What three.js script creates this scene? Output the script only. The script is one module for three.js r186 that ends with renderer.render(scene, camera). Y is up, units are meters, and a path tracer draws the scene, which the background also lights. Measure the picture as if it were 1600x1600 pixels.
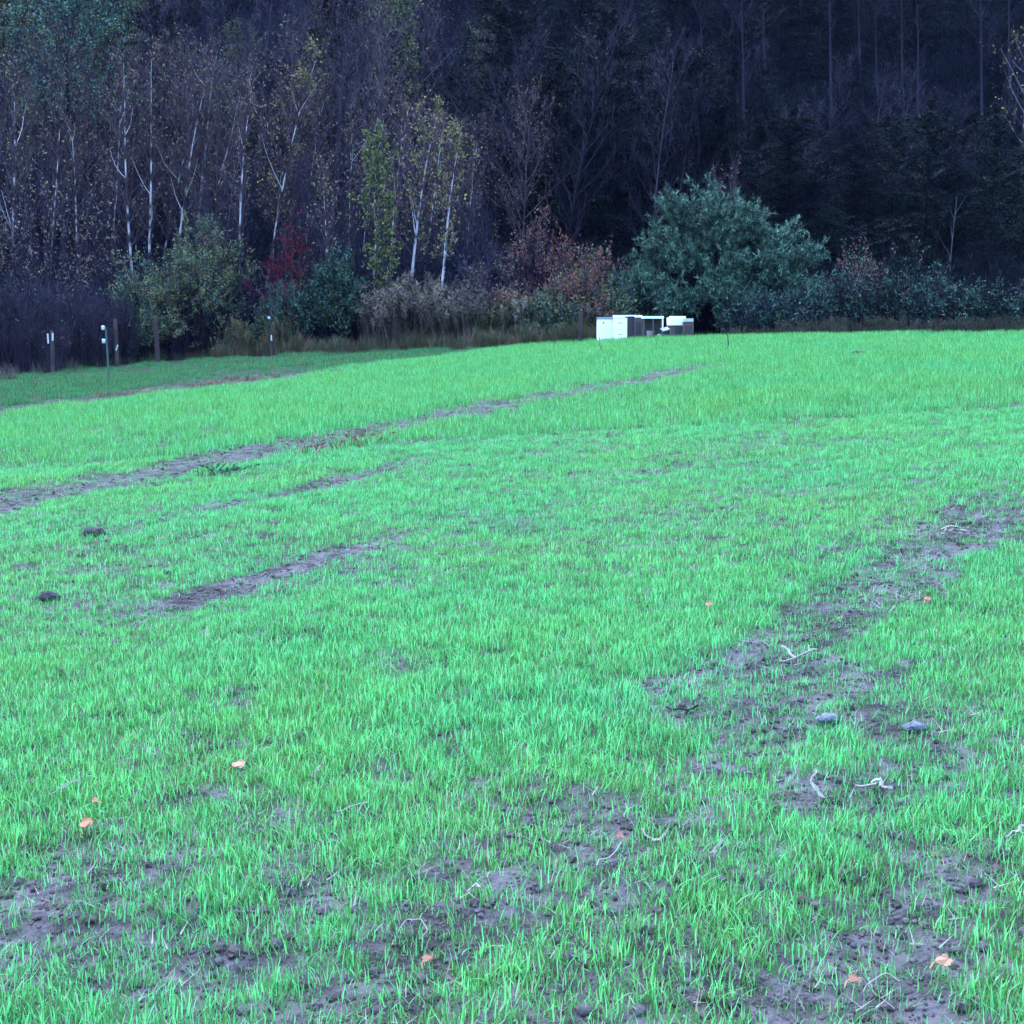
import * as THREE from 'three';
import { mergeGeometries } from 'three/addons/utils/BufferGeometryUtils.js';

// ---------------------------------------------------------------- camera, sky, sun, exposure
const scene = new THREE.Scene();
const EYE = 1.6, FOV = 38, PITCH = Math.atan(300 / 2323);
const camera = new THREE.PerspectiveCamera(FOV, 1, 0.1, 3000);
camera.position.set(0, EYE, 0);
camera.rotation.set(-PITCH, 0, 0);
camera.updateMatrixWorld(true);

const renderer = new THREE.WebGLRenderer({ antialias: true });
renderer.toneMapping = THREE.LinearToneMapping;
renderer.toneMappingExposure = 6.4;
renderer.shadowMap.enabled = true;

const rand = (seed) => () => { seed |= 0; seed = seed + 0x6D2B79F5 | 0; let t = Math.imul(seed ^ seed >>> 15, 1 | seed); t = t + Math.imul(t ^ t >>> 7, 61 | t) ^ t; return ((t ^ t >>> 14) >>> 0) / 4294967296; };
const hash2 = (x, y) => { let h = Math.imul(x | 0, 374761393) + Math.imul(y | 0, 668265263) | 0; h = Math.imul(h ^ h >>> 13, 1274126177); return ((h ^ h >>> 16) >>> 0) / 4294967296; };
const sm = (t) => t * t * (3 - 2 * t);
const lerp = (a, b, t) => a + (b - a) * t;
const step = (a, b, x) => sm(Math.min(1, Math.max(0, (x - a) / (b - a))));
function vnoise(x, y) {
  const i = Math.floor(x), j = Math.floor(y), u = sm(x - i), v = sm(y - j);
  return lerp(lerp(hash2(i, j), hash2(i + 1, j), u), lerp(hash2(i, j + 1), hash2(i + 1, j + 1), u), v);
}
const fbm = (x, y, n = 4) => { let s = 0, a = 0.5, t = 0; for (let k = 0; k < n; k++) { s += a * vnoise(x, y); t += a; a *= 0.5; x = x * 2.03 + 17.1; y = y * 2.03 + 9.7; } return s / t; };

{ // an even bluish overcast, a little brighter overhead
  const W = 512, H = 256, a = new Float32Array(W * H * 4);
  for (let j = 0; j < H; j++) for (let i = 0; i < W; i++) {
    const el = ((j + 0.5) / H - 0.5) * Math.PI, az = i / W * Math.PI * 2;
    const up = Math.max(0, Math.sin(el));
    const c = 0.94 + 0.12 * fbm(4 + 2.5 * Math.cos(az) * Math.cos(el), 4 + 2.5 * Math.sin(az) * Math.cos(el), 4);
    const l = el > 0 ? (1 + 2 * up) / 3 * c : 0.12;
    const k = (j * W + i) * 4;
    a[k] = 0.58 * l; a[k + 1] = 0.94 * l; a[k + 2] = 1.52 * l; a[k + 3] = 1;
  }
  const t = new THREE.DataTexture(a, W, H, THREE.RGBAFormat, THREE.FloatType);
  t.mapping = THREE.EquirectangularReflectionMapping; t.magFilter = t.minFilter = THREE.LinearFilter; t.wrapS = THREE.RepeatWrapping; t.needsUpdate = true;
  scene.background = t; scene.environment = t;
}
const sun = new THREE.DirectionalLight(new THREE.Color(0.82, 0.96, 1.1), 1.5);
sun.position.set(-30, 85, -95); sun.target.position.set(0, 0, -30);
scene.fog = new THREE.FogExp2(new THREE.Color().setRGB(0.36, 0.46, 1.0), 0.00006);
sun.castShadow = true; sun.shadow.radius = 40; sun.shadow.mapSize.set(2048, 2048);
Object.assign(sun.shadow.camera, { left: -90, right: 90, top: 90, bottom: -90, near: 1, far: 260 });
scene.add(sun, sun.target);

// ---------------------------------------------------------------- terrain
const CX = 0.06, SLOPE = 0.0215, F = 2323;   // field: rises to the right and away
const CREST = [[-0.9, 34], [-0.344, 37], [-0.284, 41.5], [-0.236, 44.3], [-0.164, 44.6], [-0.103, 42.7], [-0.03, 40.6], [0.057, 41], [0.129, 38.5], [0.344, 31], [0.9, 25]];
function crest(s) {
  if (s <= CREST[0][0]) return CREST[0][1];
  for (let i = 1; i < CREST.length; i++) if (s <= CREST[i][0]) { const [a, p] = CREST[i - 1], [b, q] = CREST[i]; return lerp(p, q, (s - a) / (b - a)); }
  return CREST[CREST.length - 1][1];
}
const rowAcross = (x, d) => (x - 0.6 * d) / 1.166;   // distance across the seed rows
const rowAlong = (x, d) => (0.6 * x + d) / 1.166;
function landBase(x, d) {
  let h = CX * 45 * Math.tanh(x / 45) + SLOPE * Math.max(-30, Math.min(46, d));
  if (d > 12) {
    const s = x / d, over = d - crest(s);
    if (over > 0) h -= 0.11 * over * over / (over + 3) * step(-0.06, 0.1, s) * (1 - step(14, 40, over));
  }
  const t = Math.max(0, Math.min(d, 240) - 46);
  h += 0.47 * t * t / (t + 12);
  if (t > 0) h += (fbm(x * 0.05 + 50, d * 0.05 + 50, 3) - 0.5) * 4 * step(0, 20, t);
  return h;
}
// world point on the land seen at a pixel of the 1600 px photograph (used once, to lay the plan out)
function landAt(px, py, land = landBase) {
  const v = new THREE.Vector3((px - 800) / F, (800 - py) / F, -1).applyQuaternion(camera.quaternion);
  let t0 = 0.5;
  for (let t = 1; t < 400; t *= 1.004) {
    if (EYE + v.y * t < land(v.x * t, -v.z * t)) {
      let lo = t0, hi = t; for (let k = 0; k < 24; k++) { const m = (lo + hi) / 2; if (EYE + v.y * m < land(v.x * m, -v.z * m)) hi = m; else lo = m; }
      return { x: v.x * hi, d: -v.z * hi, y: EYE + v.y * hi };
    }
    t0 = t;
  }
  return null;
}
const across = (px, py) => { const p = landAt(px, py); return rowAcross(p.x, p.d); };
const along = (px, py) => { const p = landAt(px, py); return rowAlong(p.x, p.d); };
// bare wheel tracks that run with the rows: centre, half width, start and end along the row, bareness
const TRACKS = [
  { c: across(250, 612), w: 0.75, a0: along(-200, 670), a1: along(600, 572), k: 1 },
  { c: across(300, 727), w: 0.48, a0: -60, a1: along(1090, 566), k: 0.86 },
  { c: across(420, 775), w: 0.16, a0: along(190, 822), a1: along(730, 700), k: 0.8 },
  { c: across(400, 905), w: 0.14, a0: along(40, 1015), a1: along(760, 805), k: 0.92, even: 1 },
  { c: across(1390, 900), w: 0.25, a0: along(1130, 1190), a1: along(1650, 740), k: 0.7 },
  { c: across(1560, 1310), w: 0.12, a0: along(1380, 1440), a1: along(1640, 1230), k: 0.98 },
];
// bare places seen near the camera: pixel, size across, strength
const BARE = [[1290, 1060, 0.30, 0.9], [1215, 1100, 0.28, 0.85], [1180, 1150, 0.24, 0.75], [1110, 1210, 0.22, 0.7], [1070, 1118, 0.16, 0.9], [1030, 1070, 0.13, 0.85], [1420, 1130, 0.26, 0.85], [1520, 1110, 0.14, 0.75], [1330, 1240, 0.22, 0.75], [1260, 1240, 0.16, 0.9],
  [920, 1285, 0.20, 0.85], [840, 1300, 0.16, 0.8], [740, 1350, 0.17, 0.85], [790, 1400, 0.22, 0.85], [930, 1350, 0.18, 0.85], [700, 1450, 0.24, 0.7], [640, 1480, 0.15, 0.9], [540, 1585, 0.20, 0.9], [620, 1560, 0.17, 0.8], [960, 1430, 0.16, 0.75],
  [40, 1410, 0.24, 0.95], [130, 1335, 0.18, 0.75], [230, 1350, 0.22, 0.8], [320, 1240, 0.18, 0.65], [390, 1285, 0.15, 0.8], [340, 1520, 0.16, 0.95], [240, 1500, 0.18, 0.75], [490, 1405, 0.14, 0.85], [80, 1470, 0.2, 0.7],
  [1400, 1490, 0.22, 0.9], [1320, 1540, 0.16, 0.85], [1390, 1560, 0.18, 0.9], [1220, 1575, 0.12, 0.95], [1480, 1360, 0.2, 0.8], [1090, 1560, 0.12, 0.85], [1050, 1300, 0.15, 0.6], [650, 1045, 0.12, 0.6], [370, 1090, 0.12, 0.6], [1130, 1350, 0.12, 0.6], [1190, 1390, 0.12, 0.6], [880, 1480, 0.15, 0.6], [460, 1330, 0.16, 0.6]]
  .map(([px, py, r, k]) => { const p = landAt(px, py); return { x: p.x, d: p.d, r, k }; });
function bareness(x, d) {
  const c = rowAcross(x, d), a = rowAlong(x, d);
  let b = 0;
  const wob = (fbm(a * 0.5, 3.3, 3) - 0.5) * 0.5, rag = 0.3 + 1.35 * fbm(x * 2.3 + 5, d * 1.1 + 9, 3);
  for (const t of TRACKS) {
    if (a < t.a0 || a > t.a1) continue;
    const u = Math.abs(c - t.c - wob * Math.min(0.5, t.w)) / (t.w * (t.even ? 0.6 + 0.5 * rag : rag) * 1.1), end = Math.min(step(0, 1.2, a - t.a0), step(0, 2, t.a1 - a));
    if (u < 1.6) b = Math.max(b, t.k * end * (1 - step(0.75, 1.5, u)));
  }
  for (const p of BARE) {
    const u = Math.hypot(x - p.x, (d - p.d) * 0.75) / (p.r * 0.85);
    if (u < 2) b = Math.max(b, 0.76 * p.k * (1 - step(0.6, 1.7, u * (0.6 + 0.8 * fbm(x * 5, d * 5, 2)))));
  }
  const near = 1 - step(4.5, 9, d);
  b = Math.max(b, step(0.56, 0.7, fbm(x * 1.7 + 31, d * 1.7 + 12, 3)) * (0.18 + 0.22 * near));
  b = Math.max(b, 0.3 * step(0.52, 0.68, fbm(c * 1.9 + 40, a * 0.14 + 7, 3)) * step(0.35, 0.6, fbm(x * 0.4 + 90, d * 0.4, 2)));
  b = Math.max(b, step(0.6, 0.72, fbm(x * 0.35 + 3, d * 0.8 + 8, 3)) * 0.3);
  return b;
}
const isVerge = (x, d) => rowAcross(x, d) < TRACKS[0].c - 0.05;
function land(x, d) {
  let h = landBase(x, d);
  if (d > -3 && d < 46 && Math.abs(x) < 30) {
    const near = 1 - step(16, 34, d);
    h += (fbm(x * 0.55 + 8, d * 0.55 + 2, 3) - 0.5) * 0.07;
    if (near > 0) {
      h += ((fbm(x * 4.1, d * 4.1, 3) - 0.5) * 0.06 + (fbm(x * 11, d * 11, 2) - 0.5) * 0.03) * near;
      const b = bareness(x, d); h -= 0.018 * b * near;
    }
  }
  return h;
}
function spot(px, d) {   // plan position of the line of sight at a photograph column, d metres out
  let y = 0, x = 0;
  for (let k = 0; k < 4; k++) { const depth = d * Math.cos(PITCH) + (EYE - y) * Math.sin(PITCH); x = (px - 800) / F * depth; y = land(x, d); }
  return { x, d, y };
}
function heightAt(py, d) { return EYE + d * Math.tan(Math.atan((800 - py) / F) - PITCH); }

const tex = (size, fn, srgb = true) => {
  const a = new Uint8Array(size * size * 4);
  for (let j = 0; j < size; j++) for (let i = 0; i < size; i++) { const c = fn(i / size, j / size, i, j), k = (j * size + i) * 4; a[k] = c[0]; a[k + 1] = c[1]; a[k + 2] = c[2]; a[k + 3] = 255; }
  const t = new THREE.DataTexture(a, size, size); t.wrapS = t.wrapT = THREE.RepeatWrapping; t.magFilter = THREE.LinearFilter; t.minFilter = THREE.LinearMipmapLinearFilter;
  if (srgb) t.colorSpace = THREE.SRGBColorSpace; t.needsUpdate = true; return t;
};
// tileable value noise
const tn = (u, v, n, s) => { const x = u * n, y = v * n, i = Math.floor(x), j = Math.floor(y), a = sm(x - i), b = sm(y - j), h = (p, q) => hash2(((p % n) + n) % n + s * 131, ((q % n) + n) % n + s * 57); return lerp(lerp(h(i, j), h(i + 1, j), a), lerp(h(i, j + 1), h(i + 1, j + 1), a), b); };
const tfbm = (u, v, n, s, o = 4) => { let r = 0, a = 0.5, t = 0; for (let k = 0; k < o; k++) { r += a * tn(u, v, n, s + k); t += a; a *= 0.55; n *= 2; } return r / t; };

const shadow = (m) => { m.castShadow = m.receiveShadow = true; return m; };
const used = {};
const numbered = (n) => { const k = used[n] = (used[n] ?? -1) + 1; return k ? n + '_' + String(k).padStart(3, '0') : n; };
function tag(o, label, category, group) { o.userData.label = label; o.userData.category = category; if (group) o.userData.group = group; return o; }
function thing(name, label, category, group, p, turn = 0) {
  const g = new THREE.Group(); g.name = numbered(name); tag(g, label, category, group);
  if (p) g.position.set(p.x, p.y, -p.d); g.rotation.y = turn; scene.add(g); return g;
}
function part(name, geo, mat, parent) { const m = shadow(new THREE.Mesh(geo, mat)); m.name = name; parent.add(m); return m; }
const rgb = (r, g, b) => new THREE.Color().setRGB(r, g, b);

{ // the ground: one sheet, fine near the camera, reaching up the wooded hill and out to the horizon
  const axis = (fine, from, to, lo, hi, grow) => { const v = []; for (let x = from; x <= to; x += fine) v.push(x); let s = fine, x = from; while (x > lo) { s = Math.min(s * grow, 30); x -= s; v.unshift(x); } s = fine; x = v[v.length - 1]; while (x < hi) { s = Math.min(s * grow, 30); x += s; v.push(x); } return v; };
  const xs = axis(0.055, -4.6, 4.6, -600, 600, 1.035), ds = axis(0.055, 2.4, 9.5, -500, 700, 1.03);
  const nx = xs.length, nd = ds.length, pos = new Float32Array(nx * nd * 3), col = new Float32Array(nx * nd * 3), uv = new Float32Array(nx * nd * 2), idx = [];
  for (let j = 0; j < nd; j++) for (let i = 0; i < nx; i++) {
    const k = j * nx + i, x = xs[i], d = ds[j];
    pos[3 * k] = x; pos[3 * k + 1] = land(x, d); pos[3 * k + 2] = -d; uv[2 * k] = x / 1.6; uv[2 * k + 1] = d / 1.6;
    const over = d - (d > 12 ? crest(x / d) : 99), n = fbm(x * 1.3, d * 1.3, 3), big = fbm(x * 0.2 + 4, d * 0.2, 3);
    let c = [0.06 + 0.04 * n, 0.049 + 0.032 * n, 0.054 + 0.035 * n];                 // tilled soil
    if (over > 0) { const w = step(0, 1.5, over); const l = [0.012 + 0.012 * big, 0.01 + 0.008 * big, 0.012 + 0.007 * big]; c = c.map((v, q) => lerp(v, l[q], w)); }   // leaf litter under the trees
    else if (isVerge(x, d) && d > 8) c = [0.035 + 0.02 * n, 0.04 + 0.025 * n, 0.035 + 0.015 * n];
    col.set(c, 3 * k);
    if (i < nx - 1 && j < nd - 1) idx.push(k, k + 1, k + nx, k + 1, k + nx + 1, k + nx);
  }
  const g = new THREE.BufferGeometry();
  g.setAttribute('position', new THREE.BufferAttribute(pos, 3)); g.setAttribute('color', new THREE.BufferAttribute(col, 3)); g.setAttribute('uv', new THREE.BufferAttribute(uv, 2)); g.setIndex(idx); g.computeVertexNormals();
  const crumb = (u, v) => { const f = tfbm(u, v, 24, 3, 5), s = tfbm(u, v, 7, 9, 3); return 0.6 * f + 0.4 * s; };
  const m = new THREE.MeshPhysicalMaterial({ roughness: 1, specularIntensity: 0.1, vertexColors: true,
    map: tex(512, (u, v) => { const a = crumb(u, v), q = Math.min(255, Math.max(0, 205 + 330 * (a - 0.5) + (hash2(u * 512, v * 512) - 0.5) * 60)); return [q, q, q]; }),
    bumpMap: tex(512, (u, v) => { const q = 255 * crumb(u, v); return [q, q, q]; }, false), bumpScale: 0.09 });
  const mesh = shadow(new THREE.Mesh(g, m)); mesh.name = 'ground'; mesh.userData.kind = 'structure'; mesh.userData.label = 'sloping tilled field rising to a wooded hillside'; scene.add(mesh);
}

// ---------------------------------------------------------------- mesh collector
const A = new THREE.Vector3(), B = new THREE.Vector3(), C = new THREE.Vector3();
class Geo {
  constructor() { this.p = []; this.n = []; this.c = []; }
  tri(a, b, c, k, n) {
    if (!n) { A.subVectors(b, a); B.subVectors(c, a); n = C.crossVectors(A, B).normalize(); }
    this.p.push(a.x, a.y, a.z, b.x, b.y, b.z, c.x, c.y, c.z);
    for (let i = 0; i < 3; i++) { this.n.push(n.x, n.y, n.z); this.c.push(k[0], k[1], k[2]); }
  }
  sliver(a, b, w, k, rng) {   // a tapering twig or needle: base width w, pointed
    const dx = b.x - a.x, dy = b.y - a.y, dz = b.z - a.z, q = rng();
    let sx = -dz + (q - 0.5) * dy, sy = (rng() - 0.5) * (Math.abs(dx) + Math.abs(dz)), sz = dx + (rng() - 0.5) * dy; const l = Math.hypot(sx, sy, sz) || 1; sx *= w / l / 2; sy *= w / l / 2; sz *= w / l / 2;
    this.tri(new THREE.Vector3(a.x - sx, a.y - sy, a.z - sz), new THREE.Vector3(a.x + sx, a.y + sy, a.z + sz), b, k);
  }
  leaf(o, dir, side, len, wid, k) {   // a folded diamond
    const tip = o.clone().addScaledVector(dir, len), l = o.clone().addScaledVector(dir, len * 0.45).addScaledVector(side, wid / 2), r = o.clone().addScaledVector(dir, len * 0.45).addScaledVector(side, -wid / 2);
    this.tri(o, l, tip, k); this.tri(o, tip, r, k);
  }
  tube(path, radii, sides, colour) {
    const ring = (i) => {
      const t = path[Math.min(i + 1, path.length - 1)].clone().sub(path[Math.max(i - 1, 0)]).normalize();
      const u = new THREE.Vector3(Math.abs(t.x) > 0.8 ? 0 : 1, 0, Math.abs(t.x) > 0.8 ? 1 : 0).cross(t).normalize(), v = t.clone().cross(u);
      return Array.from({ length: sides }, (_, k) => { const a = k / sides * Math.PI * 2, n = u.clone().multiplyScalar(Math.cos(a)).addScaledVector(v, Math.sin(a)); return [path[i].clone().addScaledVector(n, radii[i]), n]; });
    };
    let a = ring(0);
    for (let i = 1; i < path.length; i++) {
      const b = ring(i), k0 = colour(i - 1), k1 = colour(i);
      for (let s = 0; s < sides; s++) {
        const q = (s + 1) % sides;
        for (const [P, K] of [[a[s], k0], [a[q], k0], [b[s], k1], [a[q], k0], [b[q], k1], [b[s], k1]]) { this.p.push(P[0].x, P[0].y, P[0].z); this.n.push(P[1].x, P[1].y, P[1].z); this.c.push(K[0], K[1], K[2]); }
      }
      a = b;
    }
  }
  get empty() { return !this.p.length; }
  build() {
    const g = new THREE.BufferGeometry();
    g.setAttribute('position', new THREE.BufferAttribute(new Float32Array(this.p), 3)); g.setAttribute('normal', new THREE.BufferAttribute(new Float32Array(this.n), 3)); g.setAttribute('color', new THREE.BufferAttribute(new Float32Array(this.c), 3));
    return g;
  }
}
const MAT = {
  bark: new THREE.MeshPhysicalMaterial({ vertexColors: true, roughness: 0.95, specularIntensity: 0.15 }),
  twig: new THREE.MeshPhysicalMaterial({ vertexColors: true, roughness: 0.95, specularIntensity: 0.1, side: THREE.DoubleSide }),
  leaf: new THREE.MeshPhysicalMaterial({ vertexColors: true, roughness: 0.9, specularIntensity: 0.15, side: THREE.DoubleSide }),
  grass: new THREE.MeshPhysicalMaterial({ vertexColors: true, roughness: 0.85, specularIntensity: 0.15, transmission: 0.45, thickness: 0, side: THREE.DoubleSide }),
};
const V = (x, y, z) => new THREE.Vector3(x, y, z);
const vary = (k, r, amt) => { const f = 1 + (r() - 0.5) * 2 * amt; return [k[0] * f * (1 + (r() - 0.5) * amt * 0.6), k[1] * f, k[2] * f * (1 + (r() - 0.5) * amt * 0.6)]; };
const mixc = (list, r) => { let q = r() * list.reduce((s, e) => s + e[1], 0); for (const e of list) if ((q -= e[1]) <= 0) return e[0]; return list[0][0]; };
function outDir(r, az, up) { return V(Math.cos(az) * Math.cos(up), Math.sin(up), Math.sin(az) * Math.cos(up)); }
function bend(dir, r, amt) { return dir.clone().add(V((r() - 0.5) * amt, (r() - 0.5) * amt, (r() - 0.5) * amt)).normalize(); }

// a broadleaf tree, bare or with some leaves left: trunk, branches and twigs, leaves
function growTree(o) {
  const r = rand(o.seed), trunk = new Geo(), branches = new Geo(), leaves = new Geo();
  const N = 14, path = [], rad = [], ph = r() * 6;
  for (let i = 0; i <= N; i++) {
    const t = i / N;
    path.push(V(o.lean * o.h * (0.45 * t + 0.55 * t * t) + Math.sin(ph + t * 5) * 0.012 * o.h * t, -0.3 + t * (o.h + 0.3), Math.cos(ph * 2 + t * 4) * 0.015 * o.h * t));
    rad.push(Math.max(0.008, o.r * (i === 0 ? 1.35 : 1) * Math.pow(1 - t, 0.75)));
  }
  const rings = path.map(() => vary(r() < (o.patchy ?? 0) ? o.dark : o.bark, r, 0.2));
  // birch-like bark: finer rings so that dark and pale bands alternate
  if (o.patchy) {
    const fp = [], fr = [], fc = []; for (let i = 0; i < N; i++) for (let q = 0; q < 4; q++) { const t = q / 4; fp.push(path[i].clone().lerp(path[i + 1], t)); fr.push(lerp(rad[i], rad[i + 1], t)); fc.push(vary(r() < o.patchy ? o.dark : o.bark, r, 0.18)); } fp.push(path[N]); fr.push(rad[N]); fc.push(o.dark);
    trunk.tube(fp, fr, 7, (i) => fc[i]);
  } else trunk.tube(path, rad, 7, (i) => rings[i]);
  const at = (t) => { const f = t * N, i = Math.min(N - 1, Math.floor(f)); return path[i].clone().lerp(path[i + 1], f - i); };
  const leafAt = (p, dir) => { if (r() < o.leafy) { const k = vary(mixc(o.leafColours, r), r, 0.3); leaves.leaf(p, bend(dir, r, 1.6), bend(V(0, 1, 0), r, 2), o.leafSize * (0.6 + 0.8 * r()), o.leafSize * (0.5 + 0.5 * r()), k); } };
  const twigK = () => vary(o.twig, r, 0.35);
  for (let b = 0; b < o.branches; b++) {
    const t = o.start + (1 - o.start) * Math.pow((b + r()) / o.branches, 0.9) * 0.98, az = b * 2.4 + r() * 1.2, p0 = at(t);
    const len = o.h * o.spread * (0.5 + 0.7 * r()) * (0.35 + 0.9 * Math.sin(Math.PI * Math.min(1, 0.18 + (t - o.start) / (1 - o.start) * 0.8))), up = o.up * (0.7 + 0.5 * r());
    let dir = outDir(r, az, up), p = p0.clone(); const bp = [p0], br = []; const R = Math.max(0.008, o.r * 0.38 * (1 - t) + 0.008);
    for (let q = 0; q < 4; q++) { dir = bend(dir.clone().add(V(0, o.curl, 0)).normalize(), r, 0.28); p = p.clone().addScaledVector(dir, len / 4); bp.push(p); }
    for (let q = 0; q <= 4; q++) br.push(R * (1 - q / 5));
    const kb = r() < (o.paleBranch ?? 0) ? o.bark : o.twig; const bk = vary(kb, r, 0.2); branches.tube(bp, br, 4, () => bk);
    for (let s = 0; s < o.second; s++) {
      const u = 0.18 + 0.82 * (s + r()) / o.second, fi = Math.min(3, Math.floor(u * 4)), q0 = bp[fi].clone().lerp(bp[fi + 1], u * 4 - fi), base = bp[fi + 1].clone().sub(bp[fi]).normalize();
      const d1 = bend(base, r, 1.5).add(V(0, o.curl * 0.9, 0)).normalize(), l1 = len * (0.22 + 0.3 * r()), e1 = q0.clone().addScaledVector(d1, l1);
      branches.sliver(q0, e1, 0.016, twigK(), r);
      for (let w = 0; w < o.third; w++) {
        const a = q0.clone().lerp(e1, 0.15 + 0.85 * r()), d2 = bend(d1, r, 1.3).add(V(0, o.curl * 0.5, 0)).normalize(), e2 = a.clone().addScaledVector(d2, l1 * (0.25 + 0.5 * r()));
        branches.sliver(a, e2, 0.012, twigK(), r);
        for (let z = 0; z < 2; z++) { const a3 = a.clone().lerp(e2, 0.3 + 0.7 * r()); const e3 = a3.clone().addScaledVector(bend(d2, r, 1.4), l1 * (0.12 + 0.25 * r())); if (r() < 0.7) branches.sliver(a3, e3, 0.009, twigK(), r); for (let y = 0; y < (o.leafN ?? 1); y++) leafAt(a3.clone().lerp(e3, r()), d2); }
      }
    }
  }
  return { trunk, branches, leaves };
}
// a hemlock or pine: drooping layered boughs of flat sprays
function growConifer(o) {
  const r = rand(o.seed), trunk = new Geo(), leaves = new Geo(), N = 10, path = [], rad = [];
  for (let i = 0; i <= N; i++) { const t = i / N; path.push(V(Math.sin(t * 3 + o.seed) * 0.01 * o.h, -0.3 + t * (o.h + 0.3), Math.cos(t * 2 + o.seed) * 0.01 * o.h)); rad.push(Math.max(0.01, o.r * (1 - t))); }
  trunk.tube(path, rad, 7, () => vary(o.bark, r, 0.2));
  for (let b = 0; b < o.boughs; b++) {
    const t = o.start + (1 - o.start) * (b + r()) / o.boughs, y = t * o.h, az = b * 2.4 + r(), len = (o.wide * Math.pow(1 - (t - o.start) / (1 - o.start), o.ragged ? 0.38 : 0.75) + 0.25) * (o.ragged ? 0.35 + 1.1 * fbm(Math.cos(az) * 1.1 + o.seed, t * 5 + Math.sin(az) * 1.1, 2) * (0.6 + 0.7 * r()) : 0.6 + 0.6 * r());
    let p = V(path[Math.floor(t * N)].x, y, path[Math.floor(t * N)].z), dir = outDir(r, az, o.up + (r() - 0.5) * (o.ragged ? 1.1 : 0.3)); const S = 6;
    for (let s = 0; s < S; s++) {
      const d0 = dir = V(dir.x, dir.y - o.droop, dir.z).normalize(), q = p.clone().addScaledVector(d0, len / S);
      leaves.sliver(p, q, 0.03, o.bark, r);
      const side = V(-d0.z, 0, d0.x).normalize();
      for (let n = 0; n < o.sprays; n++) {
        const sg = r() < 0.5 ? -1 : 1, a = p.clone().lerp(q, r()), dd = d0.clone().multiplyScalar(0.6 + 0.5 * r()).addScaledVector(side, sg * (0.3 + 0.7 * r())).add(V((r() - 0.5) * 1.6, (r() - 0.5) * 2.4 + o.lift, (r() - 0.5) * 1.6)).normalize();
        const L = o.spray * (0.5 + r()) * (1 - 0.35 * s / S), k = vary(mixc(o.colours, r), r, 0.35);
        leaves.sliver(a, a.clone().addScaledVector(dd, L), o.sprayW, k, r);
        a.add(V((r() - 0.5) * 0.3, (r() - 0.5) * 0.3, (r() - 0.5) * 0.3)); const m = a.clone().addScaledVector(dd, L * 0.4); leaves.sliver(m, m.clone().addScaledVector(bend(dd, r, 1.2), L * 0.5), o.sprayW * 0.8, k, r);
      }
      p = q;
    }
  }
  return { trunk, leaves };
}
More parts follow.
